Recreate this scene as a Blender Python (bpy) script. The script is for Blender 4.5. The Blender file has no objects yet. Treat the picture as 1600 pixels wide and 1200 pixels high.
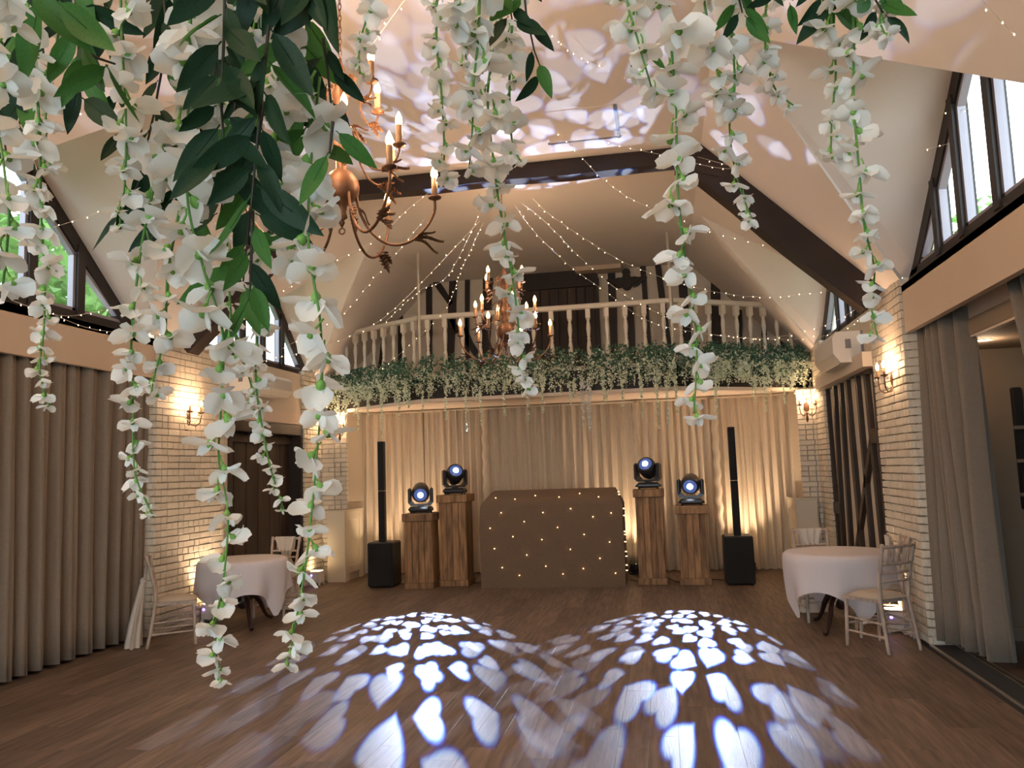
import bpy, bmesh, math, random
import numpy as np
from math import sin, cos, pi, radians, sqrt, hypot
from mathutils import Vector, Matrix
random.seed(7)
C = bpy.context.scene
COL = C.collection

# ------------------------------------------------------------------ camera
CX, CH = 1.63, 1.65
FPX = 1261.0
_p, _r, _y = radians(6.125), radians(1.93), radians(10.43)
Fv = Vector((-sin(_y)*cos(_p), cos(_y)*cos(_p), sin(_p)))
_R0 = Vector((cos(_y), sin(_y), 0)); _U0 = _R0.cross(Fv)
Rv = _R0*cos(_r) - _U0*sin(_r); Uv = _U0*cos(_r) + _R0*sin(_r)
CAM = Vector((CX, 0, CH))
cam = bpy.data.cameras.new('camera'); camo = bpy.data.objects.new('camera', cam); COL.objects.link(camo)
cam.sensor_width = 36; cam.lens = FPX/1600*36; cam.clip_start = .05; cam.clip_end = 200
m = Matrix((Rv, Uv, -Fv)).transposed().to_4x4(); m.translation = CAM
camo.matrix_world = m
C.camera = camo

# ------------------------------------------------------------------ view + world
C.view_settings.view_transform = 'Standard'; C.view_settings.look = 'None'
C.view_settings.exposure = 1.08; C.view_settings.gamma = 1; C.view_settings.use_curve_mapping = False
C.cycles.max_bounces = 7; C.cycles.diffuse_bounces = 4; C.cycles.transparent_max_bounces = 10
C.cycles.sample_clamp_indirect = 4; C.cycles.caustics_reflective = False; C.cycles.caustics_refractive = False
SKY = 4.0
CHAND_W = 3.7
w = bpy.data.worlds.new('world'); C.world = w; w.use_nodes = True
nt = w.node_tree; bg = nt.nodes['Background']
tc = nt.nodes.new('ShaderNodeTexCoord'); ns = nt.nodes.new('ShaderNodeTexNoise'); ns.inputs['Scale'].default_value = 2.2; ns.inputs['Detail'].default_value = 5
cr = nt.nodes.new('ShaderNodeValToRGB'); cr.color_ramp.elements[0].position = .35; cr.color_ramp.elements[0].color = (.62, .8, 1, 1)
cr.color_ramp.elements[1].position = .62; cr.color_ramp.elements[1].color = (.95, .98, 1, 1)
nt.links.new(tc.outputs['Generated'], ns.inputs['Vector']); nt.links.new(ns.outputs['Fac'], cr.inputs['Fac']); nt.links.new(cr.outputs['Color'], bg.inputs['Color'])
bg.inputs['Strength'].default_value = SKY

def hit(px, py, ax, v):
    d = Fv + Rv*((px-800)/FPX) - Uv*((py-600)/FPX)
    return CAM + d*((v-CAM[ax])/d[ax])
def at(px, py, depth):
    return CAM + (Fv + Rv*((px-800)/FPX) - Uv*((py-600)/FPX))*depth

# ------------------------------------------------------------------ materials
def mat(name, col, rough=.6, metal=0, noise=None, bump=None, emit=None, spec=.4, trans=0, rnd=0, stretch=(1,1,1), sheen=0):
    """col: base colour; noise=(scale, dark factor, detail); bump=(scale, strength); rnd: per-object brightness spread"""
    mt = bpy.data.materials.new(name); mt.use_nodes = True; nt = mt.node_tree; b = nt.nodes['Principled BSDF']
    L = nt.links.new
    b.inputs['Roughness'].default_value = rough; b.inputs['Metallic'].default_value = metal
    b.inputs['Specular IOR Level'].default_value = spec; b.inputs['Base Color'].default_value = (*col, 1)
    if sheen: b.inputs['Sheen Weight'].default_value = sheen
    tc = nt.nodes.new('ShaderNodeTexCoord'); mp = nt.nodes.new('ShaderNodeMapping'); mp.inputs['Scale'].default_value = stretch
    L(tc.outputs['Object'], mp.inputs['Vector'])
    src = None
    if noise:
        n = nt.nodes.new('ShaderNodeTexNoise'); n.inputs['Scale'].default_value = noise[0]; n.inputs['Detail'].default_value = noise[2] if len(noise) > 2 else 4
        L(mp.outputs['Vector'], n.inputs['Vector'])
        r = nt.nodes.new('ShaderNodeValToRGB'); r.color_ramp.elements[0].position = .3; r.color_ramp.elements[1].position = .7
        r.color_ramp.elements[0].color = (*[c*noise[1] for c in col], 1); r.color_ramp.elements[1].color = (*col, 1)
        L(n.outputs['Fac'], r.inputs['Fac']); src = r.outputs['Color']; L(src, b.inputs['Base Color'])
    if rnd:
        oi = nt.nodes.new('ShaderNodeObjectInfo'); hs = nt.nodes.new('ShaderNodeHueSaturation')
        mr = nt.nodes.new('ShaderNodeMapRange'); mr.inputs['To Min'].default_value = 1-rnd; mr.inputs['To Max'].default_value = 1+rnd
        L(oi.outputs['Random'], mr.inputs['Value']); L(mr.outputs['Result'], hs.inputs['Value'])
        if src: L(src, hs.inputs['Color'])
        else: hs.inputs['Color'].default_value = (*col, 1)
        L(hs.outputs['Color'], b.inputs['Base Color']); src = hs.outputs['Color']
        ad = nt.nodes.new('ShaderNodeVectorMath'); sc_ = nt.nodes.new('ShaderNodeVectorMath'); sc_.operation = 'SCALE'; sc_.inputs['Scale'].default_value = 37
        cx = nt.nodes.new('ShaderNodeCombineXYZ'); L(oi.outputs['Random'], cx.inputs[0]); L(oi.outputs['Random'], cx.inputs[1]); L(cx.outputs[0], sc_.inputs[0])
        L(tc.outputs['Object'], ad.inputs[0]); L(sc_.outputs[0], ad.inputs[1]); L(ad.outputs[0], mp.inputs['Vector'])
    if bump:
        n2 = nt.nodes.new('ShaderNodeTexNoise'); n2.inputs['Scale'].default_value = bump[0]; n2.inputs['Detail'].default_value = 3
        L(mp.outputs['Vector'], n2.inputs['Vector'])
        bp = nt.nodes.new('ShaderNodeBump'); bp.inputs['Strength'].default_value = bump[1]; bp.inputs['Distance'].default_value = .01
        L(n2.outputs['Fac'], bp.inputs['Height']); L(bp.outputs['Normal'], b.inputs['Normal'])
    if emit:
        b.inputs['Emission Color'].default_value = (*emit[0], 1); b.inputs['Emission Strength'].default_value = emit[1]
    if trans:
        t = nt.nodes.new('ShaderNodeBsdfTranslucent'); mx = nt.nodes.new('ShaderNodeMixShader'); mx.inputs[0].default_value = trans
        if src: L(src, t.inputs['Color'])
        else: t.inputs['Color'].default_value = (*col, 1)
        L(b.outputs[0], mx.inputs[1]); L(t.outputs[0], mx.inputs[2]); L(mx.outputs[0], nt.nodes['Material Output'].inputs['Surface'])
    return mt
def glass_mat():
    mt = bpy.data.materials.new('window_glass'); mt.use_nodes = True; nt = mt.node_tree
    nt.nodes.remove(nt.nodes['Principled BSDF'])
    t = nt.nodes.new('ShaderNodeBsdfTransparent'); t.inputs[0].default_value = (.93, .97, .97, 1)
    g = nt.nodes.new('ShaderNodeBsdfGlossy'); g.inputs['Roughness'].default_value = .03
    mx = nt.nodes.new('ShaderNodeMixShader'); mx.inputs[0].default_value = .06
    nt.links.new(t.outputs[0], mx.inputs[1]); nt.links.new(g.outputs[0], mx.inputs[2])
    nt.links.new(mx.outputs[0], nt.nodes['Material Output'].inputs['Surface']); return mt
M = {}
M['ceil'] = mat('ceiling_paint', (.80, .74, .68), .85, noise=(1.5, .97), bump=(60, .05))
M['plaster'] = mat('cream_plaster', (.70, .60, .48), .85, noise=(2, .95))
M['pelmet'] = mat('pelmet_paint', (.60, .47, .35), .8, noise=(2, .96))
M['beige'] = mat('soffit_paint', (.74, .60, .48), .8)
M['infill'] = mat('infill_plaster', (.66, .58, .46), .9, noise=(8, .92), bump=(30, .2))
M['oak'] = mat('dark_oak', (.030, .017, .012), .55, noise=(5, .5, 6), bump=(25, .4), stretch=(1, 1, .25))
M['beam'] = mat('dark_beam', (.035, .019, .014), .5, noise=(4, .5, 6), bump=(18, .4), stretch=(.4, 1, .6))
M['board'] = mat('dark_board', (.055, .034, .024), .6, noise=(5, .5, 6), rnd=.25, stretch=(2, 2, .2))
M['mortar'] = mat('painted_mortar', (.56, .48, .37), .9, bump=(50, .3))
M['brick'] = mat('painted_brick', (.73, .65, .52), .6, noise=(9, .9), bump=(22, .5), rnd=.05)
M['white'] = mat('white_gloss_paint', (.72, .66, .55), .4, noise=(6, .93))
M['radiator'] = mat('cream_board', (.62, .55, .43), .6)
M['fascia'] = mat('dark_fascia', (.02, .014, .012), .6, noise=(4, .6))
M['curtain'] = mat('taupe_curtain', (.225, .182, .138), .85, noise=(40, .9), bump=(300, .15), sheen=.3)
M['voile'] = mat('cream_voile', (.78, .66, .50), .8, noise=(30, .95), trans=.25)
M['frame'] = mat('window_timber', (.030, .022, .020), .5, noise=(6, .6))
M['sash'] = mat('window_sash_grey', (.30, .28, .32), .4, metal=.2)
M['glass'] = glass_mat()
M['cloth'] = mat('white_tablecloth', (.74, .70, .72), .8, noise=(50, .96), trans=.12)
M['burlap'] = mat('hessian', (.20, .135, .088), .95, noise=(90, .75), bump=(260, .6), stretch=(1, 1, 1.6))
M['pallet'] = mat('pallet_wood', (.38, .21, .095), .6, noise=(7, .32, 7), bump=(20, .4), rnd=.25, stretch=(3, 3, .45))
M['chairwood'] = mat('limewashed_wood', (.56, .45, .37), .5, noise=(30, .62), bump=(60, .3), stretch=(1, 1, .3))
M['cushion'] = mat('ivory_cushion', (.46, .40, .32), .8)
M['sashcloth'] = mat('chiffon_sash', (.76, .70, .62), .8, trans=.3)
M['mahog'] = mat('mahogany', (.035, .014, .012), .35, noise=(8, .5))
M['black'] = mat('black_plastic', (.012, .012, .013), .5, spec=.5)
M['mesh'] = mat('speaker_grille', (.006, .006, .007), .7, bump=(400, .5))
M['blackm'] = mat('black_metal', (.02, .021, .024), .35, spec=.6)
M['grey'] = mat('grey_plastic', (.2, .2, .21), .5)
M['acwhite'] = mat('ac_plastic', (.72, .68, .62), .45)
M['bronze'] = mat('antique_bronze', (.15, .070, .032), .5, metal=.4, noise=(14, .55), bump=(30, .2))
M['candle'] = mat('candle_sleeve', (.36, .20, .10), .5, noise=(20, .8))
M['bulb'] = mat('candle_bulb', (1, .8, .5), .3, emit=((1, .62, .26), 5))
M['sbulb'] = mat('sconce_bulb', (1, .8, .5), .3, emit=((1, .66, .28), 16))
M['fairy'] = mat('fairy_bulb', (1, .8, .5), .3, emit=((1, .62, .28), 3))
M['wire'] = mat('clear_wire', (.80, .72, .62), .35, spec=.8)
M['lens'] = mat('lit_lens', (1, 1, 1), .2, emit=((.75, .85, 1), 14))
M['lensglow'] = mat('lens_rim_glass', (.02, .03, .07), .15, emit=((.10, .16, .45), .35))
M['crystal'] = mat('crystal_drop', (.85, .8, .7), .08, spec=1, metal=.3)
M['ledp'] = mat('purple_led', (.2, .1, .9), .3, emit=((.25, .12, 1), 6))
M['uplens'] = mat('uplight_lens', (1, .8, .5), .3, emit=((1, .72, .4), 10))
M['down'] = mat('downlight_lens', (1, .9, .7), .3, emit=((1, .8, .55), 6))
M['red'] = mat('red_plastic', (.35, .015, .02), .4)
M['carpet'] = mat('brown_carpet', (.10, .06, .032), .95, noise=(120, .6), bump=(300, .5))
M['strip'] = mat('charcoal_strip', (.035, .040, .045), .8, noise=(50, .6))
M['metaltrim'] = mat('aluminium_trim', (.55, .50, .42), .3, metal=.9)
M['petal'] = mat('silk_petal', (.86, .86, .83), .75, noise=(60, .93), trans=.42, rnd=.06)
M['calyx'] = mat('green_calyx', (.16, .34, .06), .5)
M['stem'] = mat('green_stem', (.07, .19, .035), .45)
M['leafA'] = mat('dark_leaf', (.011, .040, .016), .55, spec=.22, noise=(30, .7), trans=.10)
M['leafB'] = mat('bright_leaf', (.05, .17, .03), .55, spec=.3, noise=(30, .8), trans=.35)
M['twig'] = mat('dark_twig', (.03, .028, .018), .7)
M['smallleaf'] = mat('balcony_leaf', (.085, .20, .12), .6, rnd=.2)
M['smallfl'] = mat('balcony_flower', (.84, .88, .70), .7, trans=.2)
M['treeA'] = mat('tree_leaves', (.16, .30, .07), .7, trans=.4, rnd=.3, noise=(2, .5))
M['bark'] = mat('tree_bark', (.10, .07, .05), .9, noise=(8, .5))
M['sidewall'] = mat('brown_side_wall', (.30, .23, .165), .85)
M['extwall'] = mat('outside_render', (.42, .36, .30), .9, noise=(3, .8))

def floor_mat():
    mt = mat('wood_plank', (.215, .150, .110), .50, rnd=.22, noise=(3.2, .42, 8), bump=(14, .12), stretch=(9, .7, 1), spec=.28)
    return mt
M['plank'] = floor_mat()


# ------------------------------------------------------------------ mesh builder
class MB:
    def __init__(s): s.v = []; s.f = []; s.mi = []; s.sm = []
    def add(s, vs, fs, mi=0, smooth=False):
        n = len(s.v); s.v += [tuple(v) for v in vs]
        for f in fs: s.f.append(tuple(i+n for i in f)); s.mi.append(mi); s.sm.append(smooth)
        return s
    def box(s, x0, y0, z0, x1, y1, z1, mi=0, bev=0, T=None):
        if bev <= 0:
            vs = [(x, y, z) for x in (x0, x1) for y in (y0, y1) for z in (z0, z1)]
            fs = [(0,1,3,2),(4,6,7,5),(0,4,5,1),(2,3,7,6),(0,2,6,4),(1,5,7,3)]
        else:
            b = min(bev, (x1-x0)*.49, (y1-y0)*.49, (z1-z0)*.49); vs = []; idx = {}
            for i, x in enumerate((x0, x1)):
                for j, y in enumerate((y0, y1)):
                    for k, z in enumerate((z0, z1)):
                        sx, sy, sz = (b if i == 0 else -b), (b if j == 0 else -b), (b if k == 0 else -b)
                        idx[i,j,k,0] = len(vs); vs.append((x, y+sy, z+sz))
                        idx[i,j,k,1] = len(vs); vs.append((x+sx, y, z+sz))
                        idx[i,j,k,2] = len(vs); vs.append((x+sx, y+sy, z))
            fs = []
            for i in (0, 1):
                q = [idx[i,0,0,0], idx[i,1,0,0], idx[i,1,1,0], idx[i,0,1,0]]; fs.append(tuple(q if i else q[::-1]))
                q = [idx[0,i,0,1], idx[1,i,0,1], idx[1,i,1,1], idx[0,i,1,1]]; fs.append(tuple(q[::-1] if i else q))
                q = [idx[0,0,i,2], idx[1,0,i,2], idx[1,1,i,2], idx[0,1,i,2]]; fs.append(tuple(q if i else q[::-1]))
            for a in (0, 1):
                for c in (0, 1):
                    fs.append((idx[a,c,0,0], idx[a,c,1,0], idx[a,c,1,1], idx[a,c,0,1]))
                    fs.append((idx[a,0,c,0], idx[a,1,c,0], idx[a,1,c,2], idx[a,0,c,2]))
                    fs.append((idx[0,a,c,1], idx[1,a,c,1], idx[1,a,c,2], idx[0,a,c,2]))
                    for d in (0, 1): fs.append((idx[a,c,d,0], idx[a,c,d,1], idx[a,c,d,2]))
        if T is not None: vs = [T @ Vector(v) for v in vs]
        return s.add(vs, fs, mi)
    def prism(s, poly, ax, a, b, mi=0):
        """poly in the two other axes (in order), extruded along axis ax from a to b"""
        def P(u, v, w):
            q = [u, v]; q.insert(ax, w); return tuple(q)
        n = len(poly); vs = [P(u, v, a) for u, v in poly] + [P(u, v, b) for u, v in poly]
        fs = [tuple(range(n))[::-1], tuple(range(n, 2*n))] + [(i, (i+1) % n, n+(i+1) % n, n+i) for i in range(n)]
        return s.add(vs, fs, mi)
    def tube(s, pts, r, seg=8, mi=0, cap=True, flat=1):
        pts = [Vector(p) for p in pts]; n = len(pts)
        rs = r if isinstance(r, (list, tuple)) else [r]*n
        vs = []; up = Vector((0, 0, 1)); nrm = None
        for i, p in enumerate(pts):
            t = (pts[min(i+1, n-1)]-pts[max(i-1, 0)]).normalized()
            if nrm is None: nrm = t.cross(up if abs(t.z) < .9 else Vector((1, 0, 0))).normalized()
            else:
                nrm = (nrm - t*nrm.dot(t)); nrm = nrm.normalized() if nrm.length > 1e-6 else t.orthogonal().normalized()
            bn = t.cross(nrm)
            for k in range(seg):
                a = 2*pi*k/seg; vs.append(p + nrm*cos(a)*rs[i] + bn*sin(a)*rs[i]*flat)
        fs = [(i*seg+k, i*seg+(k+1) % seg, (i+1)*seg+(k+1) % seg, (i+1)*seg+k) for i in range(n-1) for k in range(seg)]
        if cap: fs += [tuple(range(seg))[::-1], tuple((n-1)*seg+k for k in range(seg))]
        return s.add(vs, fs, mi, True)
    def lathe(s, prof, c=(0,0,0), seg=16, mi=0, T=None):
        vs = []; 
        for r, z in prof:
            for k in range(seg):
                a = 2*pi*k/seg; v = Vector((r*cos(a), r*sin(a), z))
                vs.append((T @ v if T is not None else v) + Vector(c))
        n = len(prof)
        fs = [(i*seg+k, i*seg+(k+1) % seg, (i+1)*seg+(k+1) % seg, (i+1)*seg+k) for i in range(n-1) for k in range(seg)]
        fs += [tuple(range(seg))[::-1], tuple((n-1)*seg+k for k in range(seg))]
        return s.add(vs, fs, mi, True)
    def grid(s, fn, nu, nv, mi=0, close=False):
        vs = [fn(i/nu, j/nv) for i in range(nu+1) for j in range(nv+1)]
        fs = [(i*(nv+1)+j, i*(nv+1)+j+1, (i+1)*(nv+1)+j+1, (i+1)*(nv+1)+j) for i in range(nu) for j in range(nv)]
        return s.add(vs, fs, mi, True)
    def mesh(s, name, mats):
        me = bpy.data.meshes.new(name); me.from_pydata(s.v, [], s.f)
        for m_ in (mats if isinstance(mats, (list, tuple)) else [mats]): me.materials.append(m_)
        me.polygons.foreach_set('material_index', s.mi); me.polygons.foreach_set('use_smooth', s.sm); me.update()
        return me
def link(name, me, parent=None, loc=None, rot=None, scale=None, mw=None):
    o = bpy.data.objects.new(name, me); COL.objects.link(o)
    if parent: o.parent = parent
    if mw is not None: o.matrix_basis = mw
    if loc is not None: o.location = loc
    if rot is not None: o.rotation_euler = rot
    if scale is not None: o.scale = (scale,)*3 if isinstance(scale, (int, float)) else scale
    return o
def obj(name, mb, mats, parent=None, **k): return link(name, mb.mesh(name, mats), parent, **k)
def tag(o, label, cat, group=None, kind=None):
    o['label'] = label; o['category'] = cat
    if group: o['group'] = group
    if kind: o['kind'] = kind
    return o
def thing(name, label, cat, loc=(0,0,0), rz=0, group=None):
    o = bpy.data.objects.new(name, None); COL.objects.link(o); o.location = loc; o.rotation_euler = (0, 0, rz)
    return tag(o, label, cat, group)
def struct(o): o['kind'] = 'structure'; return o
def dup(root, loc, rz, label, group=None):
    r = root.copy(); COL.objects.link(r); r.location = loc; r.rotation_euler = (0, 0, rz); r['label'] = label
    if group: r['group'] = group
    def rec(src, dst):
        for ch in src.children:
            c = ch.copy(); COL.objects.link(c); c.parent = dst; rec(ch, c)
    rec(root, r); return r

def lamp(name, kind, loc, energy, color, radius=.03, parent=None):
    l = bpy.data.lights.new(name, kind); l.energy = energy; l.color = color
    l.shadow_soft_size = radius
    o = bpy.data.objects.new(name, l); COL.objects.link(o); o.location = loc
    if parent: o.parent = parent
    return o
WARM = (1, .62, .37)
WARM2 = (1, .70, .45)

# ================================================================== STRUCTURE
W = 3.89; ZC = 5.0; XC = 2.2; ZE = ZC-(W-XC)
YB = 13.35; Y0 = -4.0
def slope_z(x): return ZC-max(0, abs(x)-XC)
# floor
mb = MB(); mb.box(-4.6, Y0-.2, -.2, 3.86, YB+.2, -.012)
floor = struct(obj('floor', mb, M['strip']))
# planks
pv = []
for k in range(4):
    q = MB(); L_, w_ = 1.2215, .1792
    q.box(-w_/2, -L_/2, -.014, w_/2, L_/2, 0, bev=.0006); pv.append(q.mesh('plank', M['plank']))
cells = []
nrow = int(8.1/.18)
for i in range(nrow+1):
    x = -4.22+.18*i; off = random.random()*1.22
    y = Y0+off-1.22
    while y < YB:
        if y+1.22 > 2.2 and x+.09 < 3.87: cells.append((x, y+.61))
        y += 1.2225
def vis(c):
    d = Vector((c[0], c[1], 0))-CAM; z = d.dot(Fv)
    if z < 1: return 1e9
    u = 800+FPX*d.dot(Rv)/z; v = 600-FPX*d.dot(Uv)/z
    return z if -120 < u < 1720 and v < 1330 else 50+z
cells.sort(key=vis)
for c in cells[:300]:
    link('plank', random.choice(pv), floor, loc=(c[0], c[1], 0))
q = MB()
for c in cells[300:]: q.box(c[0]-.089, c[1]-.61, -.014, c[0]+.089, c[1]+.61, 0)
q.box(-4.3, Y0, -.014, 3.86, 2.3, -.001)
o = obj('planks', q, M['plank'], floor); o['kind'] = 'stuff'

# bays: (near foot y, ridge y, far foot y)
BAYS = [(-.4, 1.42, 3.25), (4.1, 5.97, 7.84), (8.86, 10.5, 12.15)]  # first bay is out of view, included to let in more daylight
XA, ZR = 2.3, 4.9
q = MB()
q.add([(-XC, Y0, ZC), (XC, Y0, ZC), (XC, YB, ZC), (-XC, YB, ZC)], [(0, 1, 2, 3)])
for s in (-1, 1):
    poly = [(s*XC, Y0, ZC), (s*XC, YB, ZC), (s*W, YB, ZE)]
    for (yn, yr, yf) in BAYS[::-1]: poly += [(s*W, yf, ZE), (s*XA, yr, ZR), (s*W, yn, ZE)]
    poly += [(s*W, Y0, ZE)]
    q.add(poly, [tuple(range(len(poly)))])
ceil = struct(obj('ceiling', q, M['ceil']))
md = ceil.modifiers.new('thick', 'SOLIDIFY'); md.thickness = .1; md.offset = 0
def outward(s): pass
XW = W+.04
for s in (-1, 1):
    for i, (yn, yr, yf) in enumerate(BAYS):
        q = MB(); A = (s*(XA-.06), yr, ZR+.0); Rr = (s*(XW+.15), yr, ZR)
        q.add([A, Rr, (s*(XW+.15), yf, ZE-.04), (s*(W-.02), yf, ZE)], [(0, 1, 2, 3)])
        q.add([A, Rr, (s*(XW+.15), yn, ZE-.04), (s*(W-.02), yn, ZE)], [(0, 1, 2, 3)])
        o = struct(obj('ceiling_dormer', q, M['ceil'])); md = o.modifiers.new('thick', 'SOLIDIFY'); md.thickness = .03; md.offset = 0

# dormer windows
MULL = {(-1, 1): [4.98, 5.63, 6.28, 6.90], (1, 1): [5.15, 5.80, 6.46, 7.0], (-1, 2): [9.62, 10.05, 10.62, 11.2], (1, 2): [9.6, 10.0, 10.35, 10.9], (-1, 0): [.8, 1.5, 2.2], (1, 0): [.8, 1.5, 2.2]}
wn = 0
for s in (-1, 1):
    for i, (yn, yr, yf) in enumerate(BAYS):
        wn += 1; zb = ZE-.02; x0, x1 = sorted((s*XW, s*(XW+.09)))
        def top(y, drop=0): return ZR-.02-drop-abs(y-yr)*(ZR-ZE)/(yf-yr)
        q = MB(); d = .15
        q.prism([(yn, zb), (yr, ZR), (yr, ZR-d*1.45), (yn+d*1.6, zb)], 0, x0, x1)
        q.prism([(yf, zb), (yr, ZR), (yr, ZR-d*1.45), (yf-d*1.6, zb)], 0, x0, x1)
        q.box(x0, yn, zb-.06, x1, yf, zb+.05)
        win = struct(obj('window_%d' % wn, q, M['frame']))
        cuts = [yn+.3] + MULL[(s, i)] + [yf-.3]
        for y in MULL[(s, i)]:
            q = MB(); q.box(x0-.015, y-.05, zb, x1+.015, y+.05, top(y, .08)); obj('mullion', q, M['frame'], win)
        for a, b in zip(cuts[:-1], cuts[1:]):
            a2, b2 = (a+.05 if a != cuts[0] else a-.06), (b-.05 if b != cuts[-1] else b+.06)
            ta, tb = top(a2, .22), top(b2, .22); ta = max(ta, zb+.06); tb = max(tb, zb+.06)
            poly = [(a2, zb+.05), (b2, zb+.05), (b2, tb)] + ([(yr, ZR-.24)] if a2 < yr < b2 else []) + [(a2, ta)]
            xm = s*(XW+.045)
            q = MB(); q.prism(poly, 0, xm-.004, xm+.004); obj('pane', q, M['glass'], win)
            q = MB(); cc = (sum(p[0] for p in poly)/len(poly), sum(p[1] for p in poly)/len(poly))
            n = len(poly); t = .035
            for k in range(n):
                p0, p1 = poly[k], poly[(k+1) % n]
                dx, dy = p1[0]-p0[0], p1[1]-p0[1]; l = hypot(dx, dy)
                if l < .02: continue
                nx, ny = -dy/l, dx/l
                if nx*(cc[0]-p0[0])+ny*(cc[1]-p0[1]) < 0: nx, ny = -nx, -ny
                q.prism([p0, p1, (p1[0]+nx*t, p1[1]+ny*t), (p0[0]+nx*t, p0[1]+ny*t)], 0, xm-.03, xm+.03)
            obj('sash', q, M['sash'], win)

# brick facing: bricks on a plane. dirn: origin, along-vector, normal
bvar = []
for k in range(5):
    q = MB(); j = lambda: random.uniform(-.003, .003)
    q.box(-.105, -.03, -.031, .105, .03, .031, bev=.005)
    q.v = [(x+j(), y, z+j()) for x, y, z in q.v]; bvar.append(q.mesh('brick', M['brick']))
hvar = []
for k in range(3):
    q = MB(); q.box(-.048, -.03, -.031, .048, .03, .031, bev=.005); q.v = [(x+j(), y, z+j()) for x, y, z in q.v]; hvar.append(q.mesh('brick', M['brick']))
def bricks(parent, p0, p1, z0, z1, nrm, limit=300, skip=None):
    """courses of bricks along p0->p1 (2D), face proud of the wall"""
    p0, p1 = Vector((*p0, 0)), Vector((*p1, 0)); L_ = (p1-p0).length; d = (p1-p0)/L_; ang = math.atan2(d.y, d.x)
    cnt = 0; z = z0+.036; row = 0; rest = MB()
    while z < z1-.02:
        u = 0; row += 1; pat = row % 2
        k = 0
        while u < L_-.02:
            l = .105 if (pat and k % 2) or (k == 0 and pat) or (row % 4 == 0) else .22
            if u+l > L_: l = L_-u
            if l > .03:
                c = p0+d*(u+l/2)+Vector(nrm)*(-.018+random.uniform(-.003, .003)); c.z = z
                if not (skip and skip(c)):
                    full = l > .13; me = random.choice(bvar if full else hvar); sx = (l-.008)/(.21 if full else .096)
                    if cnt < limit:
                        link('brick', me, parent, loc=c, rot=(0, 0, ang), scale=(sx, 1, 1.08)); cnt += 1
                    else:
                        rest.box(-(l-.008)/2, -.03, -.033, (l-.008)/2, .03, .033, T=Matrix.Translation(c) @ Matrix.Rotation(ang, 4, 'Z'))
            u += l+.0; k += 1
        z += .075
    if rest.v: o = obj('bricks', rest, M['brick'], parent); o['kind'] = 'stuff'
    return cnt
def skipR(s):
    return lambda c: c.z > slope_z(W)+.02

# --- brick pillars on the side walls
YL0, YL1, YR0, YR1 = 8.02, 9.42, 7.86, 9.0
for s, a, b in ((-1, YL0, YL1), (1, YR0, YR1)):
    q = MB(); q.box(*( (-W-.35, a, 0, -W-.018, b, ZE-.0) if s < 0 else (W+.018, a, 0, W+.35, b, ZE) ))
    wl = struct(obj('wall_%s_pillar' % ('left' if s < 0 else 'right'), q, M['mortar']))
    bricks(wl, (s*W, a), (s*W, b), 0, ZE, (s, 0, 0))
    e = MB()
    for k in range(44): 
        z = .036+.075*k
        for m_ in range(2): e.box(s*W+s*(.035 if m_ == 0 else .155)-.05, a-.012, z-.033, s*W+s*(.035 if m_ == 0 else .155)+.05, a+.03, z+.033, bev=.004)
    o = obj('bricks', e, M['brick'], wl); o['kind'] = 'stuff'
    # little triangle of wall above the eave between the two dormers
for s in (-1, 1):
    # far brick return and front-facing pier beside the drape
    xi = 3.40 if s < 0 else 3.58
    q = MB(); x0, x1 = sorted((s*(W+.018), s*(W+.35))); q.box(x0, 11.75, 0, x1, 12.42, 2.72)
    x0, x1 = sorted((s*(xi+.005), s*(W+.35))); q.box(x0, 12.42, 0, x1, 13.2, 2.72)
    wl = struct(obj('wall_%s_pier' % ('left' if s < 0 else 'right'), q, M['mortar']))
    bricks(wl, (s*W, 11.75), (s*W, 12.40), 0, 2.72, (s, 0, 0))
    bricks(wl, (s*xi, 12.42), (s*W, 12.42), 0, 2.72, (0, 1, 0))
    # white painted brick above the gallery floor at the wall end
    q = MB(); x0, x1 = sorted((s*(W+.018), s*(W+.35))); q.box(x0, 11.75, 2.72, x1, 12.5, ZE); o = struct(obj('wall_%s_upper_pier' % ('left' if s < 0 else 'right'), q, M['mortar']))
    bricks(o, (s*W, 11.75), (s*W, 12.45), 2.72, ZE, (s, 0, 0))

# --- left wall behind the curtain, door section
q = MB(); q.box(-4.35, Y0, 0, -4.15, YL0, 3.3); q.box(-W-.3, 9.42, 2.44, -W, 11.75, ZE-.05)
q.box(-W-.3, 9.42, 0, -W, 9.62, 2.44); q.box(-W-.3, 11.9, 0, -W-.02, 12.0, 2.44); q.box(-4.35, 12.3, 2.7, -W, YB, ZE)
wall_left = struct(obj('wall_left', q, M['plaster']))
q = MB(); q.box(-W-.26, 9.62, 0, -W-.2, 11.75, 2.44)
door = struct(obj('door_1', q, M['oak']))
for k in range(12):
    y = 9.70+k*.168; q = MB(); q.box(-W-.2, y, .03, -W-.165-(k % 2)*.01, y+.16, 2.34, bev=.006); obj('door_board', q, M['board'], door)
q = MB(); q.box(-W-.2, 9.62, 2.3, -W+.02, 11.78, 2.44); q.box(-W-.2, 9.58, 0, -W+.02, 9.68, 2.3); q.box(-W-.2, 11.68, 0, -W+.02, 11.8, 2.3)
obj('door_frame', q, M['oak'], door)
q = MB(); q.box(-W-.17, 9.7, 2.16, -W-.12, 11.68, 2.27); obj('header_board', q, M['board'], door)
q = MB(); q.box(-W-.0, 9.40, 2.46, -W+.05, 11.8, 2.62); struct(obj('trim_1', q, M['beige']))

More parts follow.
